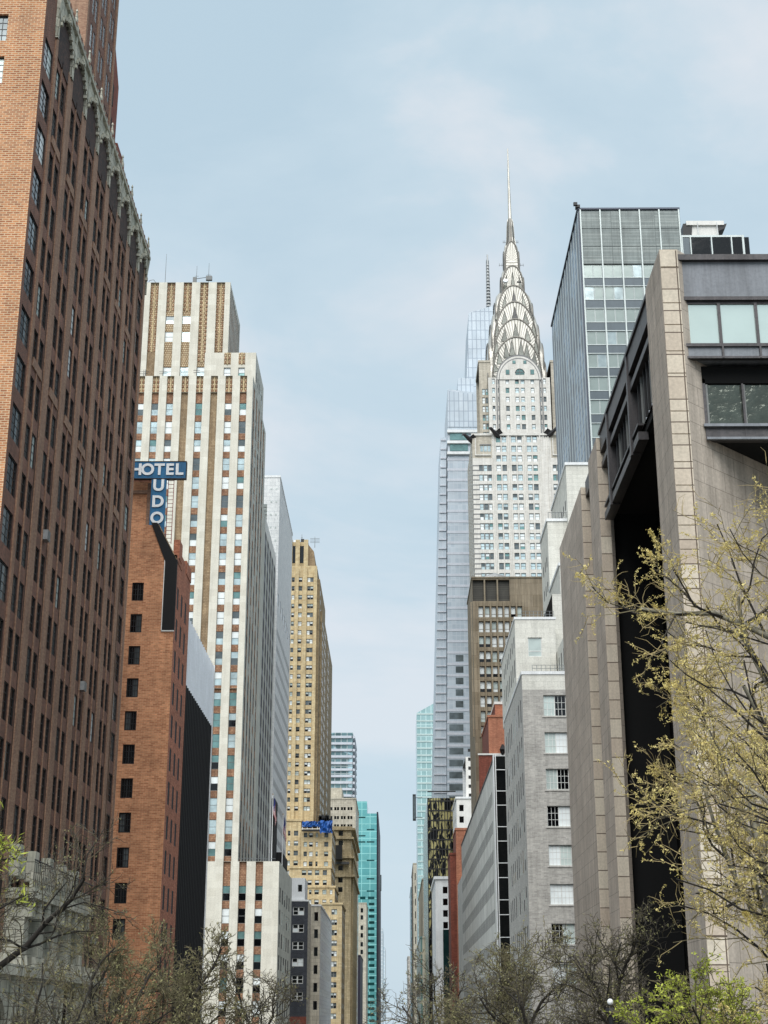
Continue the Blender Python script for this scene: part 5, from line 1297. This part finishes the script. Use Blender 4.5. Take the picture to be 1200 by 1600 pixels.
# upper shaft ----------------------------------------------------------
YU = YK + 5.0; FU = Face('F', YU)
def XK(px, py, Y=YU): return at(px, py, Y)[0]
def ZK(py, Y=YU, px=810): return at(px, py, Y)[1]
uL, uR = XK(764, 640), XK(861, 640)
zU1 = ZK(590)
rU = [(ZK(p + 8.2), ZK(p)) for p in (591.5, 605.8, 619.8, 634, 648.2, 662.6)]
cU = [(XK(769.8, 640), XK(774.3, 640)), (XK(779, 640), XK(781.2, 640)), (XK(791, 640), XK(796.8, 640)), (XK(806.0, 640), XK(812.2, 640)), (XK(814.8, 640), XK(821, 640)), (XK(830.4, 640), XK(836.2, 640)), (XK(845, 640), XK(847, 640)), (XK(850, 640), XK(854.6, 640))]
b.facade(FU, uL, uR, zlow, zU1, cU, rU, .4, W['chry'], win=STY['chry'])
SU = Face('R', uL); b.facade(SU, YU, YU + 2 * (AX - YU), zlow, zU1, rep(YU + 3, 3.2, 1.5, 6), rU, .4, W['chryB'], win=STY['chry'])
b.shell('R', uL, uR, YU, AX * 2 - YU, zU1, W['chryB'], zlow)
# side wings seen behind the shaft
Yw = AX - 3
for (pa, pb) in ((748, 766), (860, 876)):
    xa_, xb_ = at(pa, 640, Yw)[0], at(pb, 640, Yw)[0]; zt_ = at(760, 577, Yw)[1]
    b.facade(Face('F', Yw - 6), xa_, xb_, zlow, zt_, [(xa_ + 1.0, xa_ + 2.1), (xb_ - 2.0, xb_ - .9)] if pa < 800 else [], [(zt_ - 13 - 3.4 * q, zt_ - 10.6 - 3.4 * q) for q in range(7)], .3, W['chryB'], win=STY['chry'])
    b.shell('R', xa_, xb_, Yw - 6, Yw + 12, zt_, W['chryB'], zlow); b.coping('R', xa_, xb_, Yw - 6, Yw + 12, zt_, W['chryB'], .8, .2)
b.finish_later = True
# arched centre panel with stepped frame
def ellipse(cx, w, s, a, n=28): return [(cx - w * math.cos(math.pi * i / n), s + (a - s) * math.sin(math.pi * i / n)) for i in range(n + 1)]
CU = XK(811.3, 600)
pa_ = MB()
zsp = ZK(592, YU - .7)
for (wpx, apx, d, m) in ((35.5, 553, -.10, W['chryG']), (34.0, 555.5, -.16, W['chry']), (31.8, 558.3, -.22, W['chryG']), (30.6, 560.2, -.28, W['chry'])):
    w_ = XK(811.3 + wpx, 600) - CU; a_ = ZK(apx, YU - .7)
    el = ellipse(CU, w_, zsp, a_); n = len(el)
    pa_.poly([(x, YU + d, z) for x, z in el], m, el)
    for i in range(n - 1): pa_.poly([(el[i][0], YU + d, el[i][1]), (el[i + 1][0], YU + d, el[i + 1][1]), (el[i + 1][0], YU, el[i + 1][1]), (el[i][0], YU, el[i][1])], m)
    for s_ in (-1, 1):
        x_ = CU + s_ * w_
        if m is W['chryG']: pa_.box(x_ - .16, x_ + .16, YU - .35, YU - .003, zlow, zsp, m)
pa_.build('arch_frame', b.root)
aw = MB(); Fa = Face('F', YU - .28)
for (px_, py_, w_, h_) in ((803, 563, 4.6, 5.2), (820, 563, 4.6, 5.2), (793, 577, 5.6, 8), (831.5, 577, 5.6, 8)):
    x_, z_ = XK(px_, py_, YU - .28), ZK(py_ + h_, YU - .28); s_ = .213
    Fa.box(aw, x_ - w_ * s_ / 2 - .12, x_ + w_ * s_ / 2 + .12, z_ - .1, z_ + h_ * s_ * 1.05 + .1, -.06, -.004, W['chryG']); Fa.box(aw, x_ - w_ * s_ / 2, x_ + w_ * s_ / 2, z_, z_ + h_ * s_ * 1.05, -.10, -.062, W['gT']); aw.build('window', b.root); aw = MB()
xm, zm_ = XK(812.3, 585, YU - .28), ZK(585.5, YU - .28); rr_ = 1.62
el = [(xm - rr_, zm_)] + [(xm - rr_ * math.cos(math.pi * i / 12), zm_ + .7 + rr_ * math.sin(math.pi * i / 12)) for i in range(13)] + [(xm + rr_, zm_)]
aw.poly([(x, YU - .35, z) for x, z in el], W['gT'], el); aw.box(xm - .1, xm + .1, YU - .42, YU - .352, zm_, zm_ + 2.3, W['chryG']); aw.box(xm - rr_, xm + rr_, YU - .42, YU - .352, zm_ + .9, zm_ + 1.1, W['chryG'])
for i in range(12): aw.tube([(el[i + 1][0], YU - .38, el[i + 1][1]), (el[i + 2][0], YU - .38, el[i + 2][1])], [.13, .13], W['frameB'], 4)
aw.build('arched_window', b.root)

# steel crown ---------------------------------------------------------
def ribmat(name, c1, c2, dens):
    k = NT(name); uv = k.mapuv(dens, 1, 1)
    wv_ = k.n('TexWave', wave_type='BANDS', bands_direction='X', Scale=1.0); k.l(uv, wv_.inputs['Vector'])
    nz = k.n('TexNoise', Scale=.8, Detail=4.0); k.l(k.mapuv(1, .3, 1), nz.inputs['Vector'])
    col = k.mix(k.ramp(wv_.outputs[0], [(.35, g(0)), (.6, g(1))]), lin(c1), lin(c2)); v = k.ramp(nz.outputs[0], [(.35, g(.72)), (.65, g(1.08))]); col = k.mix(1.0, col, v, 'MULTIPLY')
    k.l(col, k.b.inputs['Base Color']); k.b.inputs['Metallic'].default_value = .2; k.b.inputs['Roughness'].default_value = .36
    return k.m
RB = ribmat('ribbed_stainless', (228, 224, 214), (164, 160, 150), .26)
tiers = [  # apex py, half-width px, reach px, spring py
    (526.7, 42.0, 50.0, 588), (498.5, 39.0, 47.0, 560), (471.5, 36.3, 41.0, 532), (446.0, 29.3, 32.5, 492), (415.0, 18.2, 19.5, 447), (377.0, 11.6, 13.0, 408)]
s_px = .2135
zprev = None
tw = []
for (ap, hw, rc, sp) in tiers:
    r_ = rc * s_px; Yf = AX - r_; cx = CXK + (.0)
    tw.append((hw * s_px, r_, ZK(sp, Yf), ZK(ap, Yf)))
vc = MB(); rims = []; spk = []
Nn = 32
for ti, (w_, r_, s_, a_) in enumerate(tw):
    t = MB(); zb_ = zU1 - 4 if ti < 3 else tw[ti - 1][3] - 12
    el = ellipse(CXK, w_, s_, a_, Nn)
    wi, ai, si = (tw[ti - 1][0], tw[ti - 1][3], tw[ti - 1][2]) if ti else (XK(811.3 + 35, 600) - CU, ZK(553, YU), zsp)
    for sgn in (-1, 1):
        Yf = AX + sgn * r_
        # radial ribbed front: fan from the centre, u = arc metres
        cz = s_; L = 0; prev = None
        full = [(CXK - w_, zb_)] + el + [(CXK + w_, zb_)]
        for i in range(len(full) - 1):
            p, q = full[i], full[i + 1]; seg = math.dist(p, q)
            c_ = (CXK, min(s_, max(zb_, (p[1] + q[1]) / 2 if i in (0, len(full) - 2) else s_)))
            if i in (0, len(full) - 2):
                t.poly([(p[0], Yf, p[1]), (q[0], Yf, q[1]), (CXK, Yf, q[1]), (CXK, Yf, p[1])], RB, [(p[1] , 0), (q[1], 0), (q[1], 9), (p[1], 9)])
            else:
                u0, u1 = L, L + seg; t.poly([(p[0], Yf, p[1]), (q[0], Yf, q[1]), (CXK, Yf, s_)], RB, [(u0, 6), (u1, 6), ((u0 + u1) / 2, 0)])
            L += seg
        for i in range(len(el) - 1):
            p, q = el[i], el[i + 1]
    # barrel roofs along Y and along X (reach r_)
    for i in range(len(el) - 1):
        p, q = el[i], el[i + 1]; u = i * .6
        t.poly([(p[0], AX - r_, p[1]), (q[0], AX - r_, q[1]), (q[0], AX + r_, q[1]), (p[0], AX + r_, p[1])], W['steel'], [(0, u), (0, u + .6), (2 * r_, u + .6), (2 * r_, u)])
    def fx_(x): return x - CXK
    e1 = 1.0
    for i in range(len(el) - 1):
        p, q = fx_(el[i][0]), fx_(el[i + 1][0])
        rr2 = r_; sx = [-1.0, -.9, -.74, .74, .9, 1.0]; hh = [.62, .88, 1.0, 1.0, .88, .62]
        for m_ in range(5):
            xa, xb, ha, hb2 = CXK + sx[m_] * rr2, CXK + sx[m_ + 1] * rr2, hh[m_], hh[m_ + 1]
            t.poly([(xa, AX + p, s_ + (el[i][1] - s_) * ha), (xa, AX + q, s_ + (el[i + 1][1] - s_) * ha), (xb, AX + q, s_ + (el[i + 1][1] - s_) * hb2), (xb, AX + p, s_ + (el[i][1] - s_) * hb2)], W['steel'], [(0, p), (0, q), (2 * r_, q), (2 * r_, p)])
        for sg in (-1, 1): t.poly([(CXK + sg * rr2, AX + p, s_ + (el[i][1] - s_) * .62), (CXK + sg * rr2, AX + q, s_ + (el[i + 1][1] - s_) * .62), (CXK + sg * rr2, AX, s_)], RB, [(p, 6), (q, 6), (0, 0)])
    for sg in (-1, 1):
        t.poly([(CXK + sg * r_, AX - w_, zb_), (CXK + sg * r_, AX + w_, zb_), (CXK + sg * r_, AX + w_, s_), (CXK + sg * r_, AX - w_, s_)], W['steel'])
        t.poly([(CXK - r_, AX + sg * w_, zb_), (CXK + r_, AX + sg * w_, zb_), (CXK + r_, AX + sg * w_, s_), (CXK - r_, AX + sg * w_, s_)], W['steel'])
        t.poly([(CXK + sg * w_, AX - r_, zb_), (CXK + sg * w_, AX + r_, zb_), (CXK + sg * w_, AX + r_, s_), (CXK + sg * w_, AX - r_, s_)], W['steel'])
    t.build('crown_arch', b.root)
    rm = MB()
    for sgn in (-1, 1):
        Yf = AX + sgn * r_; rm.tube([(CXK - w_, Yf, zb_)] + [(x, Yf, z) for x, z in el] + [(CXK + w_, Yf, zb_)], [.34] * (len(el) + 2), W['steelD'], 5)
        rm.tube([(CXK + sgn * r_, AX - w_, zb_)] + [(CXK + sgn * r_, AX + fx_(x), s_ + (z - s_) * .62) for x, z in el] + [(CXK + sgn * r_, AX + w_, zb_)], [.34] * (len(el) + 2), W['steelD'], 5)
    rm.build('arch_rim', b.root)
    # triangular windows in the sunburst, standing on the arch below
    if ti < 5:
        n_t = (8, 5, 5, 5, 3)[ti]; angs = {8: [22, 45, 67, 82.5 - 4, 101.5, 113, 135, 158], 5: [35, 62, 90, 118, 145], 3: [60, 90, 120]}[n_t]
        if ti == 0: angs = [4, 22, 42, 64, 79, 101, 116, 138, 158, 176]
        for A in angs:
            th = R(A); bx, bz = CXK + wi * 1.03 * math.cos(th), si + (ai - si) * 1.03 * math.sin(th)
            tx, tz = CXK + w_ * math.cos(th), s_ + (a_ - s_) * math.sin(th)
            dx, dz = tx - bx, tz - bz; ln = math.hypot(dx, dz); dx, dz = dx / ln, dz / ln
            # height limited to 80% of the band
            ln *= .72 if ti else .85; hb = 1.15 if ti < 3 else .8; px_, pz_ = -dz, dx
            for sgn in (-1,):
                Yf = AX + sgn * (r_ + .06); q = MB()
                P3 = [(bx - px_ * hb, Yf, bz - pz_ * hb), (bx + px_ * hb, Yf, bz + pz_ * hb), (bx + dx * ln, Yf, bz + dz * ln)]
                q.poly(P3, W['gTri'] if rng.random() < .85 else W['gD'])
                for i in range(3): q.tube([P3[i], P3[(i + 1) % 3]], [.12, .12], W['steelD'], 4)
                q.build('triangular_window', b.root)
            # same on the west/east faces
# upper finial: narrowing arches then needle
sp_ = MB()
def ringz(py, wpx): r_ = wpx * s_px; return (ZK(py, AX - r_), r_)
prof = [(415, 11.5), (400, 11.2), (383, 10.0), (370, 7.4), (352, 6.2), (345, 5.2), (341, 3.5), (300, 2.5), (262, 1.7), (232, .9)]
zr = [ringz(*p) for p in prof]
for i in range(len(zr) - 1):
    (z0_, r0), (z1_, r1) = zr[i], zr[i + 1]; n = 8
    for k in range(n):
        a0, a1 = 2 * math.pi * (k + .5) / n, 2 * math.pi * (k + 1.5) / n
        sp_.poly([(CXK + r0 * math.cos(a0), AX + r0 * math.sin(a0), z0_), (CXK + r0 * math.cos(a1), AX + r0 * math.sin(a1), z0_), (CXK + r1 * math.cos(a1), AX + r1 * math.sin(a1), z1_), (CXK + r1 * math.cos(a0), AX + r1 * math.sin(a0), z1_)], W['steelD'] if i < 6 else W['steel'])
        if i < 6: sp_.tube([(CXK + r0 * math.cos(a0), AX + r0 * math.sin(a0), z0_), (CXK + r1 * math.cos(a0), AX + r1 * math.sin(a0), z1_)], [.16, .14], W['steel'], 4)
sp_.build('spire', b.root)
t = MB()
for (py, w_, wi) in ((378.5, 28, 14), (414.5, 45, 20)):
    z_ = ZK(py, AX); 
    for sg in (-1, 1):
        t.tube([(CXK + sg * wi * s_px * .5, AX, z_), (CXK + sg * w_ * s_px * .5, AX, z_)], [.12, .1], W['metal'], 4)
        for q in (.55, .75, .95): x = CXK + sg * w_ * s_px * .5 * q; t.tube([(x, AX, z_ - .5), (x, AX, z_ + .8)], [.07, .07], W['metal'], 4)
t.build('antenna', b.root)
t = MB(); z_ = ZK(441, AX - 6); t.tube([(CXK - 3, AX - 6.3, z_), (CXK - 3, AX - 7.0, z_ + .3)], [.9, .9], W['white'], 10); t.box(CXK + 1.3, CXK + 3.0, AX - 6.6, AX - 6.2, z_ - .4, z_ + .1, W['frameB']); t.build('dish', b.root)
# steel eagle gargoyles
def eagle(x, y, z, dx, dy):
    d = Vector((dx, dy, 0)).normalized(); s_ = Vector((-d.y, d.x, 0)); t = MB()
    P = lambda f, sd, u: tuple(Vector((x, y, z)) + d * f + s_ * sd + Vector((0, 0, u)))
    t.tube([P(-1, 0, -.8), P(.8, 0, 0), P(2.6, 0, .8), P(3.4, 0, 1.25), P(4.1, 0, 1.15), P(4.7, 0, .55)], [.9, .95, .62, .6, .4, .06], W['corten'], 7)
    for sg in (-1, 1):
        t.poly([P(-.8, sg * .6, -.9), P(1.6, sg * .7, .6), P(.9, sg * 1.9, 1.5), P(-1.0, sg * 1.7, .4)], W['corten']); t.poly([P(-.8, sg * .6, -.9), P(-1, sg * 1.7, .4), P(-1.2, sg * 1.0, -2.2)], W['corten'])
    t.build('eagle_gargoyle', b.root)
eagle(XK(777, 679, YK), YK, zlow + .6, -.7, -.7); eagle(XK(858, 679, YK), YK, zlow + .6, .7, -.7)
eagle(xL, YK + 1, zlow - 1.2, -.8, -.6); eagle(xRr, YK + 1, zlow - 1.2, .8, -.6)
b.finish()

# ================================================================== trees
def tree(name, lab, x, y, h, spread, seed, bark, twig, leaf, nleaf, lsize, counts=(5, 6, 6, 5), trunk=.22, first=.35, lean=(0, 0), up=.25, group=None, lf=1.0, tw_r=.011):
    r = random.Random(seed); root = empty(name, (x, y, 0), lab, 'tree', group)
    T, B, Lf = MB(), MB(), MB(); tips = []
    def branch(p, d, L, rad, lev, maxl):
        n = 5 if lev < 2 else 4 if lev == 2 else 3
        pts = [Vector(p)]; d = d.normalized(); dd = []
        for i in range(n):
            j = Vector((r.gauss(0, 1), r.gauss(0, 1), r.gauss(0, .8))) * ((.17 + .06 * lev) if lev else .05)
            d = (d + j + Vector((0, 0, up * (.35 if lev < maxl else .2)))).normalized()
            pts.append(pts[-1] + d * L / n); dd.append(d.copy())
        rads = [rad * (1 - .55 * i / n) for i in range(n + 1)]
        if lev == maxl: rads[-1] *= .5
        mb = T if lev <= 1 else B
        mb.tube(pts, rads, bark if lev <= 1 else W['bark'] if lev == 2 else W['twigG'] if (lev == 3 and maxl > 3) else twig, 7 if lev == 0 else 6 if lev == 1 else 4 if lev == 2 else 3, cap=lev < 1)
        if lev < maxl:
            k = counts[lev]; 
            for q in range(k):
                f = (.25 if lev else first) + (1 - (.25 if lev else first)) * (q + r.random() * .8) / k
                f = min(f, .995); i = min(int(f * n), n - 1); t_ = f * n - i
                pp = pts[i].lerp(pts[i + 1], t_)
                side = dd[i].cross(Vector((r.gauss(0, 1), r.gauss(0, 1), r.gauss(0, 1))))
                if side.length < 1e-4: continue
                side.normalize(); ang = R(r.uniform(32, 62))
                nd = dd[i] * math.cos(ang) + side * math.sin(ang)
                nd.z += .12 if lev else .3
                if lev >= 1: nd.z *= .8
                LL = L * r.uniform(.5, .78) * (1 - .35 * f * (lev > 0)); 
                if lev == 0: LL = spread * r.uniform(.75, 1.1) * (1.05 - .35 * f)
                branch(pp, nd, LL, max(rads[i] * r.uniform(.42, .6), tw_r), lev + 1, maxl)
        if lev >= maxl - 1: tips.append((pts, dd))
    hh = h * .72
    branch((x, y, -.1), Vector((lean[0], lean[1], 1)), hh, trunk, 0, len(counts))
    mz = max(v[2] for v in B.v); sc_f = h / mz
    for mb in (T, B): mb.v = [(x + (a - x) * sc_f, y + (b_ - y) * sc_f, c * sc_f) for a, b_, c in mb.v]
    o3 = Vector((x, y, 0))
    tips = [([o3 + (q - o3) * sc_f for q in pts], dd) for pts, dd in tips]
    T.build('trunk', root, smooth=True); B.build('branches', root)
    if leaf and tips:
        act = r.sample(tips, max(1, int(len(tips) * .45)))
        for q in range(nleaf):
            pts, dd = act[min(len(act) - 1, int(len(act) * r.random() ** 1.4))]
            i = min(len(pts) - 2, int((len(pts) - 1) * r.random() ** .5)); c = pts[i].lerp(pts[i + 1], r.random()) + Vector((r.gauss(0, 1), r.gauss(0, 1), r.gauss(0, 1))) * lsize * .8
            a = Vector((r.gauss(0, 1), r.gauss(0, 1), r.gauss(0, 1))).normalized(); b2 = a.cross(Vector((r.gauss(0, 1), r.gauss(0, 1), 1)))
            if b2.length < .05: continue
            b2.normalize(); s_ = lsize * r.uniform(.5, 1.3)
            Lf.poly([c - a * s_, c + b2 * s_ * .45 * lf, c + a * s_, c - b2 * s_ * .45 * lf], leaf, [(0, 0), (1, 0), (1, 1), (0, 1)])
        Lf.build('leaves', root)
    return root
# right foreground plane trees in yellow-green bud
tree('plane_tree', 'tallest pale barked plane tree in yellow green bud, filling the right edge', 9.0, 27.0, 20.5, 5.4, 11, W['barkL'], W['twigY'], W['leafY'], 42000, .029, (15, 7, 6, 5), .22, .4, (0, 0), .2, 'plane trees on the right', tw_r=.007)
tree('plane_tree', 'nearer plane tree with thick pale limbs reaching in low from the right edge', 8.0, 21.5, 16.0, 4.2, 29, W['barkL'], W['twigY'], W['leafY'], 18000, .027, (10, 7, 6, 5), .2, .45, (0, 0), .15, 'plane trees on the right', tw_r=.006)
tree('plane_tree', 'farther plane tree whose buds stand against the dark recess of the granite building', 9.4, 35.0, 19.0, 4.2, 37, W['barkL'], W['twigY'], W['leafY'], 30000, .035, (15, 7, 6, 5), .2, .45, (0, 0), .2, 'plane trees on the right', tw_r=.009)
tree('budding_tree', 'low rounded tree in bright yellow green leaf at the bottom right', 5.9, 24.0, 11.15, 1.9, 33, W['bark'], W['twigG'], W['leafG'], 22000, .028, (12, 8, 7, 6), .1, .6, (0, 0), .2, tw_r=.005)
# bare trees along the bottom
tree('bare_tree', 'dark limbed bare tree at the bottom left corner', -7.3, 28.0, 13.7, 3.0, 41, W['bark'], W['twig'], W['leafO'], 3500, .03, (12, 8, 7, 6), .17, .45, (-.02, 0), .2, 'bare street trees', tw_r=.006)
tree('bare_tree', 'spreading bare tree below the orange brick hotel', -7.0, 37.0, 12.9, 3.4, 47, W['bark'], W['twigG'], W['leafO'], 6500, .04, (13, 8, 7, 6), .18, .5, (0, 0), .25, 'bare street trees', tw_r=.008)
tree('bare_tree', 'grey green bare tree in front of the black ribbed box', -5.4, 44.0, 12.9, 2.8, 53, W['bark'], W['twigG'], W['leafO'], 4500, .045, (12, 8, 7, 5), .16, .5, (.03, 0), .25, 'bare street trees', tw_r=.009)
tree('bare_tree', 'bare tree with fine twigs across the foot of the street gap', 1.5, 50.0, 12.6, 3.0, 59, W['bark'], W['twig'], W['leafO'], 3500, .04, (12, 8, 7, 5), .16, .5, (0, 0), .2, 'bare street trees', tw_r=.009)
tree('bare_tree', 'bare tree with olive buds below the long pale ribbon windowed block', 4.2, 48.0, 13.3, 3.5, 61, W['bark'], W['twigG'], W['leafO'], 9000, .042, (13, 8, 7, 6), .18, .5, (0, 0), .25, 'bare street trees', tw_r=.009)
tree('bare_tree', 'bare tree below the grey brick building, beside the globe lamp', 5.3, 38.0, 13.0, 2.8, 67, W['bark'], W['twig'], W['leafO'], 5000, .035, (13, 8, 7, 6), .17, .5, (0, 0), .2, 'bare street trees', tw_r=.008)
tree('bare_tree', 'small bare tree between the ribbon windowed block and the grey brick building', 3.9, 41.0, 12.4, 2.8, 83, W['bark'], W['twig'], W['leafO'], 5000, .035, (13, 8, 7, 6), .15, .5, (.02, 0), .2, 'bare street trees', tw_r=.008)
tree('bare_tree', 'low bare tree at the foot of the white skyscraper', -4.4, 48.0, 12.2, 2.6, 89, W['bark'], W['twig'], W['leafO'], 3000, .035, (12, 8, 7, 5), .15, .5, (0, 0), .2, 'bare street trees', tw_r=.009)
tree('leafing_tree', 'near tree with a sprig of bright green leaves at the left edge', -4.95, 17.0, 13.0, 1.1, 71, W['bark'], W['twigG'], W['leafG'], 1500, .055, (5, 5, 5, 4), .09, .86, (.0, 0), .2, lf=.5, tw_r=.006)

# street lamp with globe
lx, lz = at(953.5, 1567, 33.0)
r = empty('street_lamp', (lx + .15, 33.0, 0), 'dark street lamp post with small white globe among bare branches at lower right', 'street lamp')
t = MB(); t.tube([(lx + .15, 33, 0), (lx + .15, 33, 1.0), (lx + .12, 33, 1.1), (lx, 33, lz - .28)], [.14, .12, .07, .05], W['frameB'], 8); t.tube([(lx, 33, lz - .28), (lx, 33, lz - .18), (lx, 33, lz - .1)], [.05, .12, .1], W['frameB'], 8); t.build('post', r)
t = MB(); n = 8
for i in range(n):
    for k in range(12):
        def sp(i, k): a, c = math.pi * i / n, 2 * math.pi * k / 12; return (lx + .065 * math.sin(a) * math.cos(c), 33 + .065 * math.sin(a) * math.sin(c), lz + .02 + .065 * math.cos(a))
        t.poly([sp(i, k), sp(i, k + 1), sp(i + 1, k + 1), sp(i + 1, k)], W['letter'])
t.build('globe', r, smooth=True)

# ================================================================== sky, sun, camera
w = bpy.data.worlds.new('World'); scene.world = w; w.use_nodes = True; nt = w.node_tree; nt.nodes.clear()
def N(k, **kw):
    n = nt.nodes.new('ShaderNode' + k)
    for a, v in kw.items():
        if a in n.inputs: n.inputs[a].default_value = v
        else: setattr(n, a, v)
    return n
out = N('OutputWorld'); sky = N('TexSky', sky_type='NISHITA'); sky.sun_disc = False
SUN_EL, SUN_AZ = R(52), R(180 + 8)      # behind the camera, a little to the left
sky.sun_elevation = SUN_EL; sky.sun_rotation = SUN_AZ; sky.altitude = 20; sky.air_density = 1.2; sky.dust_density = 2.0
bg1 = N('Background', Strength=.09); nt.links.new(sky.outputs[0], bg1.inputs[0])
tc = N('TexCoord'); mp = N('Mapping'); mp.inputs['Scale'].default_value = (1, 1, 2.2); nt.links.new(tc.outputs['Generated'], mp.inputs[0])
n1 = N('TexNoise', Scale=3.4, Detail=6.0, Roughness=.55, Distortion=.4); n2 = N('TexNoise', Scale=7.0, Detail=5.0, Roughness=.55)
nt.links.new(mp.outputs[0], n1.inputs['Vector']); nt.links.new(mp.outputs[0], n2.inputs['Vector'])
mx = N('MixRGB'); mx.inputs[0].default_value = .25; nt.links.new(n1.outputs[0], mx.inputs[1]); nt.links.new(n2.outputs[0], mx.inputs[2])
rp = N('ValToRGB'); e = rp.color_ramp.elements
e[0].position, e[0].color = .37, lin((183, 205, 219)); e[1].position, e[1].color = .63, lin((216, 223, 230))
q = e.new(.5); q.color = lin((193, 212, 224)); nt.links.new(mx.outputs[0], rp.inputs[0])
# paler toward the horizon
sx_ = N('SeparateXYZ'); nt.links.new(tc.outputs['Generated'], sx_.inputs[0]); hr_ = N('MapRange'); hr_.inputs[1].default_value = -.02; hr_.inputs[2].default_value = .35; hr_.inputs[3].default_value = .6; hr_.inputs[4].default_value = 0
nt.links.new(sx_.outputs[2], hr_.inputs[0]); m2 = N('MixRGB'); nt.links.new(hr_.outputs[0], m2.inputs[0]); nt.links.new(rp.outputs[0], m2.inputs[1]); m2.inputs[2].default_value = lin((198, 214, 225))
bg2 = N('Background', Strength=1.15); nt.links.new(m2.outputs[0], bg2.inputs[0])
ms = N('MixShader'); ms.inputs[0].default_value = .9; nt.links.new(bg1.outputs[0], ms.inputs[1]); nt.links.new(bg2.outputs[0], ms.inputs[2]); nt.links.new(ms.outputs[0], out.inputs[0])
sl = bpy.data.lights.new('sun', 'SUN'); sl.energy = 3.7; sl.angle = R(55); sl.color = (1, .98, .95)
so = bpy.data.objects.new('sun', sl); COL.objects.link(so); so.location = (-60, -100, 150)
az = R(8); dv = Vector((math.sin(az) * math.cos(SUN_EL), math.cos(az) * math.cos(SUN_EL), -math.sin(SUN_EL)))
so.rotation_euler = dv.to_track_quat('-Z', 'Y').to_euler()

cam = bpy.data.cameras.new('camera'); co = bpy.data.objects.new('camera', cam); COL.objects.link(co)
cam.sensor_fit = 'VERTICAL'; cam.sensor_height = 36; cam.lens = 36 * FPX / 1600; cam.clip_start = .1; cam.clip_end = 9000
from mathutils import Matrix
co.matrix_world = Matrix.Translation((0, 0, CH)) @ Matrix((RT, UP, -FW)).transposed().to_4x4()
scene.camera = co
scene.view_settings.view_transform = 'Standard'; scene.view_settings.look = 'None'; scene.view_settings.exposure = 0; scene.view_settings.gamma = 1
scene.cycles.max_bounces = 6; scene.cycles.diffuse_bounces = 3; scene.cycles.glossy_bounces = 3
for o in bpy.data.objects:
    if '_o' in o: del o['_o']
